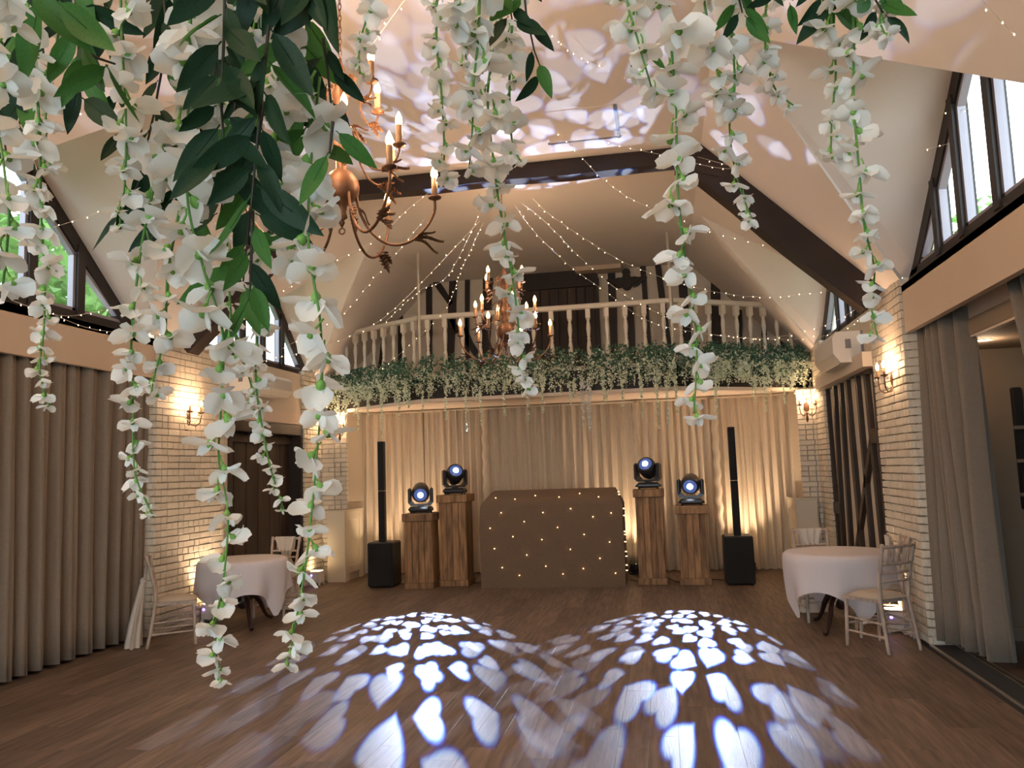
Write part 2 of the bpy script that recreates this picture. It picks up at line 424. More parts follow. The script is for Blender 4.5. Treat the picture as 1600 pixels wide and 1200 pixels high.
# pelmets (boxed beams over the curtained openings)
q = MB(); q.box(-W-.03, Y0, 2.80, -W+.03, YL0-.02, 3.24); q.box(-W-.35, Y0, 3.16, -W+.03, YL0-.02, 3.24); struct(obj('trim_2', q, M['pelmet']))
q = MB(); q.box(W-.03, Y0, 2.78, W+.03, YR0-.02, 3.22); q.box(W-.03, Y0, 3.16, W+.35, YR0-.02, 3.22); struct(obj('trim_3', q, M['pelmet']))

# --- right wall: timber framed section
q = MB(); q.box(W+.04, YR1, 0, W+.35, 11.75, 2.62); q.box(W, YR1, 2.62, W+.35, 11.75, ZE-.05); q.box(W, 12.5, 2.7, W+.35, YB, ZE)
q.box(W+.04, YR1, 0, W+.3, 11.8, .1)
wall_right = struct(obj('wall_right', q, M['infill']))
def wall_bar(p0, p1, wd, plane, th, parent, name='timber_stud', mt='oak', s=1):
    a, b = hit(*p0, 0, plane), hit(*p1, 0, plane); q = MB(); d = (b-a).normalized(); n = Vector((0, d.z, -d.y))*wd/2
    k = 4; P = []
    for i in range(k+1):
        t = i/k; c = a.lerp(b, t); jw = random.uniform(.85, 1.15); P.append((c-n*jw, c+n*jw))
    vs = []
    for (l, r) in P:
        for x in (plane-s*th, plane+s*.02): vs += [(x, l.y, l.z), (x, r.y, r.z)]
    fs = [(0, 1, 3, 2)]
    for i in range(k):
        o_ = i*4
        fs += [(o_, o_+4, o_+5, o_+1), (o_+2, o_+3, o_+7, o_+6), (o_, o_+2, o_+6, o_+4), (o_+1, o_+5, o_+7, o_+3)]
    fs.append((k*4, k*4+2, k*4+3, k*4+1))
    q.add(vs, fs); return obj(name, q, M[mt], parent)
PL = W+.04
for p0, p1, wd in [((1294, 598), (1316, 872), .17), ((1307, 596), (1323, 872), .10), ((1317, 594), (1335, 872), .09), ((1327, 590), (1352, 872), .13), ((1343, 586), (1369, 872), .10), ((1357, 582), (1386, 872), .11), ((1371, 580), (1395, 872), .09), ((1368, 680), (1342, 872), .10)]:
    wall_bar(p0, p1, wd, PL, .05, wall_right)
q = MB()
pts = [hit(x, y, 0, PL) for x, y in [(1291, 606), (1315, 592), (1345, 580), (1368, 576)]]
q.prism([(p.y, p.z-.05) for p in pts]+[(p.y, p.z+.10) for p in pts[::-1]], 0, PL-.07, PL+.02); obj('timber_head', q, M['oak'], wall_right)
q = MB(); a = hit(1367, 670, 0, PL); b = hit(1382, 682, 0, PL); q.box(PL-.06, b.y, b.z-.06, PL+.02, a.y, b.z+.10); obj('timber_block', q, M['oak'], wall_right)
q = MB(); a = hit(1311, 786, 0, PL); b = hit(1320, 798, 0, PL); q.box(PL-.06, b.y, b.z-.05, PL+.02, a.y+.1, b.z+.10); obj('timber_block', q, M['oak'], wall_right)

# baseboards
q = MB(); q.box(-W-.02, YL0, 0, -W+.015, YL1, .09); struct(obj('baseboard_left', q, M['brick']))
q = MB(); q.box(W-.015, YR0, 0, W+.02, 11.8, .09); struct(obj('baseboard_right', q, M['brick']))

# --- side room on the right
q = MB(); q.box(3.86, Y0, -.2, 7.2, 9.0, -.012); struct(obj('floor_side_room', q, M['carpet']))
q = MB(); q.box(4.18, 8.08, 0, 7.2, 8.25, 3.2); q.box(7.1, Y0, 0, 7.3, 8.2, 3.2); q.box(3.9, Y0-.1, 0, 7.2, Y0, 3.2); struct(obj('wall_side_room', q, M['sidewall']))
q = MB(); q.box(4.12, Y0, 2.62, 7.2, 8.1, 2.75); struct(obj('ceiling_side_room', q, M['sidewall']))
q = MB(); q.box(4.13, Y0, 2.60, 4.18, 8.1, 3.2); struct(obj('trim_4', q, M['beige']))
q = MB(); q.box(4.18, 8.05, 0, 7.1, 8.09, .12); struct(obj('baseboard_side_room', q, M['sidewall']))
q = MB(); q.box(3.86, Y0, -.014, 4.06, YR0, .001); struct(obj('trim_5', q, M['strip']))
q = MB(); q.box(3.84, Y0, -.01, 3.868, YR0, .006, bev=.002); q.box(4.05, Y0, -.01, 4.066, YR0, .006); q.box(4.10, Y0, -.01, 4.112, YR0, .006); struct(obj('trim_6', q, M['metaltrim']))
q = MB(); q.box(W+.12, YR0+.02, 0, W+.34, YR0+.06, 3.2); struct(obj('wall_right_end', q, M['sidewall']))

# --- rear of the room
q = MB(); q.box(-4.4, Y0-.15, 0, -3.0, Y0, ZC+.1); q.box(3.0, Y0-.15, 0, W+.3, Y0, ZC+.1); q.box(-3, Y0-.15, 3.3, 3, Y0, ZC+.1); struct(obj('wall_rear', q, M['ceil']))
q = MB(); q.box(-3, Y0-.12, 0, 3, Y0-.04, .08); q.box(-3, Y0-.12, 3.2, 3, Y0-.04, 3.3)
win = struct(obj('window_7', q, M['frame']))  # unseen glazing, added behind the camera to bring in neutral frontal daylight
for k in range(7):
    x = -2.96+.986*k; q = MB(); q.box(x-.04, Y0-.12, .08, x+.04, Y0-.04, 3.2); obj('mullion', q, M['frame'], win)
    if k < 6: q = MB(); q.box(x+.04, Y0-.085, .08, x+.946, Y0-.075, 3.2); obj('pane', q, M['glass'], win)

# --- gallery
DK = 2.74
def gal(off, x): return x
FR = [(-3.89, 12.75), (-1.86, 11.42), (1.86, 11.42), (3.89, 12.75)]
def inset(poly, d):
    """shift the gallery front line back by d"""
    return [(x*(1-.0), y+d*1.05) for x, y in poly]
q = MB()
n = 4
back = [(3.89, YB), (-3.89, YB)]
q.prism([(-W, 12.78), (-1.84, 11.46), (1.84, 11.46), (W, 12.78), (W, YB), (-W, YB)], 2, DK-.02, DK+.16)
struct(obj('floor_gallery', q, M['beige']))
q = MB()
def band(q, z0, z1, o0, o1):
    P = FR
    for a, b in zip(P[:-1], P[1:]):
        q.prism([(a[0], a[1]+o0), (b[0], b[1]+o0), (b[0], b[1]+o1), (a[0], a[1]+o1)], 2, z0, z1)
band(q, DK, DK+.30, 0, .06); struct(obj('trim_7', q, M['fascia']))
q = MB(); band(q, DK-.05, DK, -.02, .10); struct(obj('trim_8', q, M['beige']))
# wall behind gallery + under
q = MB(); q.prism([(-W-.3, 0), (W+.3, 0), (W+.3, ZE), (W, ZE), (XC, ZC), (-XC, ZC), (-W, ZE), (-W-.3, ZE)], 1, YB, YB+.15)
wall_back = struct(obj('wall_back', q, M['infill']))
def gbar(p0, p1, wd, name='timber_stud', y=YB, th=.05, curve=0):
    a, b = hit(*p0, 1, y), hit(*p1, 1, y); q = MB(); d = (b-a).normalized(); n = Vector((d.z, 0, -d.x))*wd/2
    k = 5; vs = []
    for i in range(k+1):
        t = i/k; c = a.lerp(b, t)+Vector((curve*sin(pi*t), 0, 0)); jw = random.uniform(.88, 1.12)
        for yy in (y-th, y+.02):
            for e in (c-n*jw, c+n*jw): vs.append((e.x, yy, e.z))
    fs = [(0, 1, 3, 2)]
    for i in range(k):
        o_ = i*4; fs += [(o_, o_+4, o_+5, o_+1), (o_+2, o_+3, o_+7, o_+6), (o_, o_+2, o_+6, o_+4), (o_+1, o_+5, o_+7, o_+3)]
    fs.append((k*4, k*4+2, k*4+3, k*4+1)); q.add(vs, fs); obj(name, q, M['oak'], wall_back)
for a, b, wd, cv in [((671, 445), (672, 600), .10, 0), ((680, 438), (706, 476), .10, 0), ((709, 438), (703, 600), .13, 0), ((731, 434), (730, 600), .08, 0), ((763, 432), (758, 600), .16, 0), ((627, 490), (625, 600), .07, 0), ((600, 535), (592, 600), .07, 0), ((727, 497), (755, 565), .11, -.1), ((704, 495), (716, 520), .08, 0),
                  ((955, 414), (962, 600), .13, 0), ((984, 470), (990, 600), .11, 0), ((1004, 411), (1018, 600), .09, 0), ((1027, 409), (1052, 600), .10, 0), ((1064, 405), (1077, 600), .15, 0), ((1117, 428), (1121, 600), .14, 0), ((1154, 485), (1156, 600), .10, 0), ((1193, 497), (1195, 600), .08, 0), ((1222, 530), (1225, 600), .08, 0), ((1035, 552), (1020, 590), .08, 0)]:
    gbar(a, b, wd, curve=cv)
# dark boarded cupboard/door in the gallery
p = hit(814, 440, 1, YB-.1); p2 = hit(931, 440, 1, YB-.1)
q = MB(); q.box(p.x-.03, YB-.12, DK+.14, p2.x+.03, YB+.02, ZC-.02); gd = struct(obj('door_2', q, M['oak']))
nb = 8
for k in range(nb):
    x0 = p.x+.03+(p2.x-p.x-.06)*k/nb; q = MB(); q.box(x0+.006, YB-.15, DK+.16, x0+(p2.x-p.x-.06)/nb-.006, YB-.11, ZC-.35, bev=.005); obj('door_board', q, M['board'], gd)
q = MB(); q.box(p.x-.05, YB-.17, ZC-.34, p2.x+.05, YB-.1, ZC-.22); obj('door_head', q, M['oak'], gd)
q = MB(); a = hit(898, 412, 1, YB-.3); q.box(a.x, YB-.35, ZC-.12, a.x+.75, YB-.02, ZC-.03); struct(obj('trim_9', q, M['pelmet']))
q = MB(); oc = hit(979, 440, 1, YB-.08)
half = [(0, .22), (.05, .21), (.07, .16), (.055, .11), (.08, .07), (.14, .075), (.20, .055), (.27, .075), (.34, .05), (.30, .0), (.24, -.02), (.20, -.07), (.13, -.10), (.08, -.085), (.05, -.13), (0, -.15)]
poly = half+[(-a, b) for a, b in half[::-1][1:-1]]
q.prism([(oc.x+a, oc.z+b) for a, b in poly], 1, YB-.10, YB-.04)
q.prism([(oc.x+a*.72, oc.z+b*.72+.005) for a, b in poly], 1, YB-.13, YB-.10)
tag(obj('carved_ornament', q, M['oak']), 'dark carved winged ornament on the timbered gallery wall', 'ornament')

# ================================================================== TRUSS
YT = 8.42
def beam_box(name, p0, p1, h, d, parent, mt='beam'):
    """p0,p1: (x,z) of the top edge ends; h depth below, d thickness in y"""
    p0, p1 = Vector(p0), Vector(p1); t = (p1-p0).normalized(); n = Vector((t.y, -t.x))
    if n.y > 0: n = -n
    q = MB(); k = 6; top = []; bot = []
    for i in range(k+1):
        c = p0.lerp(p1, i/k); top.append(c); bot.append(c+n*(h*random.uniform(.95, 1.05)))
    q.prism([tuple(c) for c in top]+[tuple(c) for c in bot[::-1]], 1, YT-d/2, YT+d/2)
    return obj(name, q, M[mt], parent)
tr = thing('roof_truss', 'dark oak collar beam with sloping legs crossing under the ceiling', 'beam', (0, 0, 0))
beam_box('collar_beam', (-2.32, ZC+.02), (2.32, ZC+.02), .24, .20, tr)
for s in (-1, 1):
    beam_box('truss_leg', (s*2.1, ZC+.06), (s*3.88, ZC-(3.88-2.2)+.02), .33, .22, tr)
    q = MB(); q.prism([(s*2.02, ZC-.0), (s*2.45, ZC-.0), (s*2.55, ZC-.22), (s*2.36, ZC-.42), (s*1.9, ZC-.27)], 1, YT-.12, YT+.12); obj('knee_block', q, M['beam'], tr)

# ================================================================== BALCONY RAILING
rail = thing('balcony_railing', 'white turned baluster railing around the front of the gallery', 'railing')
RZ = 4.0
RF = [(-3.89, 12.65), (-1.86, 11.42), (1.86, 11.42), (3.89, 12.65)]
RF = [(x, y+.03) for x, y in RF]
for a, b in zip(RF[:-1], RF[1:]):
    a3, b3 = Vector((*a, 0)), Vector((*b, 0)); L_ = (b3-a3).length; ang = math.atan2(b3.y-a3.y, b3.x-a3.x)
    for z0, z1, wd, nm in ((RZ-.075, RZ, .045, 'handrail'), (DK+.30, DK+.36, .035, 'bottom_rail')):
        q = MB(); q.box(0, -wd, z0, L_, wd, z1, bev=.015, T=Matrix.Translation(a3) @ Matrix.Rotation(ang, 4, 'Z')); obj(nm, q, M['white'], rail)
q = MB(); zb = DK+.36; H = RZ-.075-zb
q.box(-.034, -.034, 0, .034, .034, H*.12); q.box(-.034, -.034, H*.84, .034, .034, H)
q.lathe([(.03, H*.12), (.033, H*.14), (.018, H*.17), (.03, H*.20), (.036, H*.30), (.028, H*.40), (.018, H*.46), (.03, H*.48), (.018, H*.50), (.026, H*.56), (.034, H*.66), (.026, H*.76), (.019, H*.79), (.033, H*.82), (.03, H*.84)], seg=10)
bal = q.mesh('baluster', M['white'])
for a, b, n in ((RF[1], RF[2], 13), (RF[0], RF[1], 9), (RF[2], RF[3], 9)):
    a3, b3 = Vector((*a, zb)), Vector((*b, zb)); ang = math.atan2(b3.y-a3.y, b3.x-a3.x)
    for k in range(n+1):
        t = (k+.5)/(n+1); c = a3.lerp(b3, t); link('baluster', bal, rail, loc=c, rot=(0, 0, ang))
for s in (-1, 1):
    q = MB(); q.tube([(s*1.84, 11.40, DK+.1), (s*1.84, 11.40, ZC-.01)], .020, 8)
    obj('tension_pole', q, M['white'], rail)

# ================================================================== BALCONY FOLIAGE
def front_pt(t):
    """t 0..1 along the front of the gallery"""
    segs = [Vector((*p, 0)) for p in FR]; ls = [(segs[i+1]-segs[i]).length for i in range(3)]; u = t*sum(ls)
    for i in range(3):
        if u <= ls[i] or i == 2:
            d = (segs[i+1]-segs[i]).normalized(); return segs[i]+d*u, Vector((d.y, -d.x, 0))
        u -= ls[i]
def scatter(name, n, posf, s0, s1, mt, parent=None, quad=False, down=False):
    vs = []; fs = []
    for i in range(n):
        c = posf(); s = random.uniform(s0, s1); a = Vector((random.gauss(0, 1), random.gauss(0, 1), random.gauss(0, 1))).normalized()
        if down: a = (a+Vector((0, 0, -1.2))).normalized()
        b = a.orthogonal().normalized(); b.rotate(Matrix.Rotation(random.random()*6.28, 3, a)); k = a.cross(b)*.15*s
        i0 = len(vs); vs += [c-a*s*.5, c+b*s*.28+k, c+a*s*.5, c-b*s*.28+k]; fs.append((i0, i0+1, i0+2, i0+3))
    me = bpy.data.meshes.new(name); me.from_pydata(vs, [], fs); me.materials.append(mt); me.update()
    o = bpy.data.objects.new(name, me); COL.objects.link(o)
    if parent: o.parent = parent
    return o
gar = thing('balcony_garland', 'bank of green foliage and tiny white wisteria along the balcony edge', 'foliage')
clumps = [random.random() for _ in range(52)]
def gpos(zlo, zhi, out):
    def f():
        if random.random() < .72: t = random.choice(clumps)+random.gauss(0, .0075)
        else: t = random.random()
        t = min(max(t, .01), .985); t = min(max(t, .03), .972); c, nrm = front_pt(t)
        z = random.triangular(zlo, zhi, (zlo+zhi)/2); bulge = out*(1-abs((z-(zlo+zhi)/2)/((zhi-zlo)/2))*.6)
        return c+nrm*(bulge*random.uniform(.1, 1))+Vector((0, 0, z))
    return f
o = scatter('leaves', 9000, gpos(DK+.12, DK+.66, .24), .035, .085, M['smallleaf'], gar); o['kind'] = 'stuff'
o = scatter('white_blossoms', 12000, gpos(DK+.04, DK+.60, .30), .022, .048, M['smallfl'], gar); o['kind'] = 'stuff'
# short hanging bunches in front of the dark fascia
hang = MB(); hl = MB(); 
def small_trail(q, c, L_, r=.022, dens=230, top=.0):
    n = int(L_*dens)
    for i in range(n):
        t = random.random(); rr = r*(1-.55*t); p = c+Vector((random.gauss(0, rr*.6), random.gauss(0, rr*.6), -t*L_))
        s = random.uniform(.010, .020)*(1.1-.3*t); a = Vector((random.gauss(0, 1), random.gauss(0, 1), random.gauss(0, 1)-.6)).normalized(); b = a.orthogonal().normalized(); b.rotate(Matrix.Rotation(random.random()*6.28, 3, a))
        q.add([p-a*s, p+b*s*.8, p+a*s, p-b*s*.8], [(0, 1, 2, 3)], 0)
    q.tube([c+Vector((0, 0, top)), c+Vector((0, 0, -L_*.95))], .002, 4, 1)
q = MB()
for k in range(190):
    t = random.random(); c, nrm = front_pt(.01+.975*t); small_trail(q, c+nrm*random.uniform(.10, .26)+Vector((0, 0, DK+random.uniform(.12, .34))), random.uniform(.12, .30), .03, 160)
o = obj('short_sprays', q, [M['smallfl'], M['stem']], gar); o['kind'] = 'stuff'
tlabels = 0
tr_px = [556, 575, 590, 612, 640, 668, 700, 735, 757, 790, 826, 850, 893, 912, 919, 945, 975, 1000, 1028, 1040, 1055, 1105, 1165, 1180, 1210, 1240]
for i, px in enumerate(tr_px):
    # parameter of the front line nearest this column
    best = min(range(200), key=lambda k: abs(800+FPX*((front_pt(k/200)[0]+Vector((0, 0, DK))-CAM).dot(Rv))/((front_pt(k/200)[0]+Vector((0, 0, DK))-CAM).dot(Fv))-px))
    c, nrm = front_pt(best/200); L_ = random.uniform(.32, .55) if px not in (912, 919, 1028, 1040, 735, 612) else random.uniform(.58, .72)
    bright = px in (912, 919, 730)
    q = MB(); small_trail(q, Vector((0, 0, 0)), L_, .03 if bright else .022, 420 if bright else 260, .1)
    o = obj('wisteria_trail', q, [M['smallfl'] if not bright else M['petal'], M['stem']], loc=c+nrm*.2+Vector((0, 0, DK+.12)))
    W_ = ['first', 'second', 'third', 'fourth', 'fifth', 'sixth', 'seventh', 'eighth', 'ninth', 'tenth', 'eleventh', 'twelfth', 'thirteenth']
    where = (W_[i]+' from the left end') if i < 13 else (W_[len(tr_px)-1-i]+' from the right end')
    tag(o, ('thick bright white' if bright else 'thin pale')+' wisteria trail dangling below the balcony, '+where, 'wisteria', 'wisteria trails below the balcony')

# ================================================================== BACKDROP
dr = thing('backdrop_drape', 'cream voile drape gathered in folds across the wall under the balcony', 'drape')
xs = [-3.42, -2.32, -1.2, 0.02, 1.24, 2.44, 3.60]
for a, b in zip(xs[:-1], xs[1:]):
    q = MB(); ph = random.random()*6; nf = random.choice((8, 9, 10)); f2 = random.uniform(20, 26)
    def fn(u, v, a=a, b=b, ph=ph, nf=nf, f2=f2):
        x = a+(b-a)*u; z = .02+v*(DK-.06)
        amp = .028+.02*(1-v); y = 13.10+amp*sin(u*nf*2*pi+ph+.7*sin(u*9+v))+.010*sin(u*f2*2*pi+ph*2+1.2*v)+.02*sin(u*5+v*2+ph)
        if u < .02 or u > .98: y -= .03
        return (x+.008*sin(v*7+u*30), y, z)
    q.grid(fn, 110, 8); obj('drape_panel', q, M['voile'], dr)
q = MB()
for x in (-1.25, 1.22, 2.44):
    q = MB(); q.grid(lambda u, v, x=x: (x+(u-.5)*.10+.012*sin(v*60), 13.02-.03*sin(pi*u)-.008*sin(u*20+v*50), .1+v*(DK-.18)), 8, 60); obj('gathered_swag', q, M['voile'], dr)
q = MB(); q.tube([(-3.6, 13.08, DK-.05), (3.7, 13.08, DK-.05)], .018, 8); obj('header_tape', q, M['voile'], dr)

# ================================================================== CURTAINS
def curtain(name, path, z0, z1, folds, amp, label, flare=0, mt='curtain', group=None, nv=10):
    P = [Vector((*p, 0)) for p in path]; Ls = [(P[i+1]-P[i]).length for i in range(len(P)-1)]; T = sum(Ls)
    sd = random.random()*9
    def pos(u):
        s_ = u*T
        for i, l in enumerate(Ls):
            if s_ <= l or i == len(Ls)-1:
                d = (P[i+1]-P[i]).normalized(); return P[i]+d*s_, Vector((d.y, -d.x, 0))
            s_ -= l
    rw = [random.uniform(.7, 1.3) for _ in range(folds+2)]
    cum = np.concatenate([[0], np.cumsum(rw)]); cum = cum/cum[-1]*len(rw)
    def fn(u, v):
        c, n = pos(u); k = np.interp(u*len(rw), cum, range(len(cum)))
        a = amp*(.75+.35*(1-v)); ph = k*2*pi
        w_ = sin(ph+.5*sin(ph)+.35*sin(v*3+u*17+sd))
        off = a*(w_*.8+.35*sin(2*ph+1+sd))*1.0
        c = c+n*(off+.05*sin(u*6+v*2+sd)*amp*6)
        if flare: c = c+Vector((0, 1, 0))*flare[0]*(1-v)*u+Vector((1, 0, 0))*flare[1]*(1-v)*u
        return (c.x, c.y, z0+(z1-z0)*v-.015*(1-v)*sin(ph*.5)**2)
    q = MB(); q.grid(fn, folds*14, nv)
    o = obj(name, q, M[mt]); md = o.modifiers.new('thick', 'SOLIDIFY'); md.thickness = .004
    tag(o, label, 'curtain', group); return o
curtain('curtain', [(-3.96, 5.50), (-3.96, 7.98)], .035, 2.95, 11, .065, 'long taupe floor-length curtain hanging beside the left brick pillar')
curtain('curtain', [(-3.96, 2.0), (-3.96, 5.44)], .035, 2.95, 15, .065, 'taupe curtain at the far left edge, nearest the camera on the left wall')
curtain('curtain', [(3.99, 7.84), (4.02, 7.4), (4.10, 6.98)], .06, 2.86, 4, .100, 'taupe curtain drawn open beside the right brick pillar', flare=(-.03, .10))
curtain('curtain', [(4.02, 4.2), (4.06, 6.05)], .06, 2.86, 9, .065, 'taupe curtain edge hanging at the top right corner of the doorway', flare=(-.55, .1))


# ================================================================== DJ BOOTH
booth = thing('disc_jockey_booth', 'hessian covered booth dotted with warm fairy bulbs between the plinths', 'booth', (0, 0, 0))
q = MB()
bx, y0b, y1b = 1.02, 11.45, 12.15
def bw(z): return .012*sin(z*7)
prof = [(0, 0, 0), (.4, .0, -.005), (.8, .0, .0), (1.14, .0, 0), (1.19, .02, .02), (1.27, .22, .07), (1.34, .42, .11), (1.355, .55, .12)]
rows = []
for z, dy, inx in prof:
    r = []
    for u in np.linspace(-1, 1, 25): r.append((u*(bx-inx)+bw(z), y0b+dy+.006*sin(u*14+z*5), z))
    rows.append(r)
vs = [p for r in rows for p in r]; n = 25
q.add(vs, [(i*n+j, i*n+j+1, (i+1)*n+j+1, (i+1)*n+j) for i in range(len(rows)-1) for j in range(n-1)], 0, True)
for s in (-1, 1):
    side = [(s*(bx-inx)+bw(z), y0b+dy, z) for z, dy, inx in prof]; bk = [(s*(bx-inx), y1b, z) for z, dy, inx in prof]
    k = len(side); q.add(side+bk, [(i, i+1, k+i+1, k+i) for i in range(k-1)], 0, True)
z, dy, inx = prof[-1]; q.add([(-bx+inx, y0b+dy, z), (bx-inx, y0b+dy, z), (bx-inx, y1b, z), (-bx+inx, y1b, z)], [(0, 1, 2, 3)])
o = obj('cloth_cover', q, M['burlap'], booth)
q = MB(); q.box(-bx+.1, y0b+.1, 0, bx-.1, y1b-.05, 1.1); obj('frame', q, M['black'], booth)
bl = [(a/6.154+740, b/6.154+740) for a, b in [(215,235),(400,247),(595,213),(823,227),(1021,192),(1203,225),(265,377),(487,462),(667,374),(933,337),(1148,415),(1322,378),(159,526),(379,606),(657,635),(808,517),(1063,585),(1308,658),(201,722),(512,782),(931,728),(1215,814),(276,905),(441,978),(695,890),(860,965),(1055,912),(1365,957)]]
q = MB()
q.lathe([(.004, -.012), (.007, -.004), (.009, .008), (.005, .018), (.001, .021)], seg=8); fb = q.mesh('fairy_bulb', M['fairy'])
for px, py in bl:
    if py < 790:
        # sloping shoulder of the cloth: z = 1.19+.17*(y-y0b-.02)/.42
        lo, hi_ = y0b, y0b+.5
        for _ in range(30):
            mid = (lo+hi_)/2; p = hit(px, py, 1, mid)
            if p.z > 1.19+.17*max(0, mid-y0b-.02)/.42+.004: lo = mid
            else: hi_ = mid
        link('fairy_bulb', fb, booth, loc=(p.x, p.y-.014, p.z+.004), rot=(pi/2, 0, 0), scale=.85)
    else:
        p = hit(px, py, 1, y0b-.012); link('fairy_bulb', fb, booth, loc=p, rot=(pi/2, 0, 0), scale=.85)
for z, yy in [(1.30, .25), (1.26, .3), (1.07, .1), (.97, .14), (.75, .12), (.70, .2), (.61, .10), (.47, .14), (.40, .2), (.28, .18), (.21, .15)]:
    link('fairy_bulb', fb, booth, loc=(bx+.016-(.07 if z > 1.2 else 0), y0b+yy, z), rot=(0, pi/2, 0), scale=.85)

# ================================================================== PLINTHS
def plinth(label, x, y, h, w_, rz=0):
    t = thing('wooden_plinth', label, 'plinth', (x, y, 0), rz, None); b = w_/2-.03
    for k in range(4):
        a = -b+2*b*k/4
        q = MB(); q.box(a+.002, -b-.02, .09, a+2*b/4-.002, -b, h-.10, bev=.004); obj('plank', q, M['pallet'], t)
        for s in (-1, 1):
            q = MB(); q.box(s*b-(.02 if s < 0 else 0), a+.002, .09, s*b+(.02 if s > 0 else 0), a+2*b/4-.002, h-.10, bev=.004); obj('plank', q, M['pallet'], t)
    q = MB(); q.box(-b+.002, -b+.002, .02, b-.002, b-.002, h-.03); obj('core', q, M['pallet'], t)
    for s in (-1, 1):
        q = MB(); q.box(s*b-.015, -b-.03, .09, s*b+.015, -b-.02, h-.10, bev=.003); obj('corner_strip', q, M['pallet'], t)
    q = MB(); q.box(-w_/2-.02, -w_/2-.02, h-.11, w_/2+.02, w_/2+.02, h, bev=.006); obj('cap', q, M['pallet'], t)
    q = MB(); q.box(-w_/2-.005, -w_/2-.005, 0, w_/2+.005, w_/2+.005, .09, bev=.006); obj('base', q, M['pallet'], t)
    return t
plinth('short wooden plank plinth nearest the left black speaker', -1.93, 11.60, 1.075, .43, .03)
plinth('tall wooden plank plinth just left of the hessian booth', -1.47, 11.85, 1.325, .43, -.02)
plinth('tall wooden plank plinth just right of the hessian booth', 1.39, 11.83, 1.325, .40, .0)
plinth('short wooden plank plinth nearest the right black speaker', 1.98, 11.80, 1.08, .42, -.03)

# ================================================================== MOVING HEADS + GOBO LIGHT
def gobo(l, seed, scale=21.0, col=(.62, .74, 1)):
    l.use_nodes = True; nt = l.node_tree; L = nt.links.new; nt.nodes.clear()
    out = nt.nodes.new('ShaderNodeOutputLight'); em = nt.nodes.new('ShaderNodeEmission'); L(em.outputs[0], out.inputs[0])
    tc = nt.nodes.new('ShaderNodeTexCoord'); sp = nt.nodes.new('ShaderNodeSeparateXYZ'); L(tc.outputs['Normal'], sp.inputs[0])
    def mth(op, a, b=None, c=None):
        n = nt.nodes.new('ShaderNodeMath'); n.operation = op
        for i, v in enumerate((a, b, c)):
            if v is None: continue
            if isinstance(v, (int, float)): n.inputs[i].default_value = v
            else: L(v, n.inputs[i])
        return n.outputs[0]
    az = mth('ABSOLUTE', sp.outputs[2])
    u = mth('DIVIDE', sp.outputs[0], az); v = mth('DIVIDE', sp.outputs[1], az)
    masks = []
    for li, (sc_, ox, oy, ra) in enumerate(((scale, seed*3.1, seed*1.7, .365), (scale*.70, seed*2.3+5, seed*4.1+3, .29))):
        cx = nt.nodes.new('ShaderNodeCombineXYZ'); L(mth('ADD', mth('MULTIPLY', u, sc_), ox), cx.inputs[0]); L(mth('ADD', mth('MULTIPLY', v, sc_), oy), cx.inputs[1])
        vo = nt.nodes.new('ShaderNodeTexVoronoi'); vo.voronoi_dimensions = '2D'; vo.inputs['Scale'].default_value = 1; vo.inputs['Randomness'].default_value = .5
        L(cx.outputs[0], vo.inputs['Vector'])
        sb = nt.nodes.new('ShaderNodeVectorMath'); sb.operation = 'SUBTRACT'; L(cx.outputs[0], sb.inputs[0]); L(vo.outputs['Position'], sb.inputs[1])
        sr = nt.nodes.new('ShaderNodeSeparateXYZ'); sc2 = nt.nodes.new('ShaderNodeSeparateColor'); L(vo.outputs['Color'], sc2.inputs[0])
        rt = nt.nodes.new('ShaderNodeVectorRotate'); rt.rotation_type = 'Z_AXIS'; L(sb.outputs[0], rt.inputs['Vector']); L(mth('MULTIPLY', sc2.outputs[0], 6.28), rt.inputs['Angle'])
        L(rt.outputs[0], sr.inputs[0])
        size = mth('MULTIPLY', mth('ADD', mth('MULTIPLY', sc2.outputs[1], .45), .75), ra)
        x = mth('DIVIDE', mth('ABSOLUTE', sr.outputs[0]), size); y = mth('DIVIDE', sr.outputs[1], size)
        yy = mth('SUBTRACT', mth('MULTIPLY', y, 1.25), mth('MULTIPLY', mth('SQRT', x), .8))
        f = mth('ADD', mth('MULTIPLY', x, x), mth('MULTIPLY', yy, yy))
        chans = []
        for rr in (.86, .94, 1.10):
            mr = nt.nodes.new('ShaderNodeMapRange'); mr.interpolation_type = 'SMOOTHSTEP'; L(f, mr.inputs['Value'])
            mr.inputs['From Min'].default_value = rr*1.18; mr.inputs['From Max'].default_value = rr*.80; mr.inputs['To Min'].default_value = 0; mr.inputs['To Max'].default_value = 1 if li == 0 else .55
            chans.append(mr.outputs[0])
        masks.append(chans)
    cc = nt.nodes.new('ShaderNodeCombineColor')
    for i in range(3): L(mth('MULTIPLY', mth('ADD', masks[0][i], masks[1][i]), col[i]), cc.inputs[i])
    L(cc.outputs[0], em.inputs['Color']); em.inputs['Strength'].default_value = 1
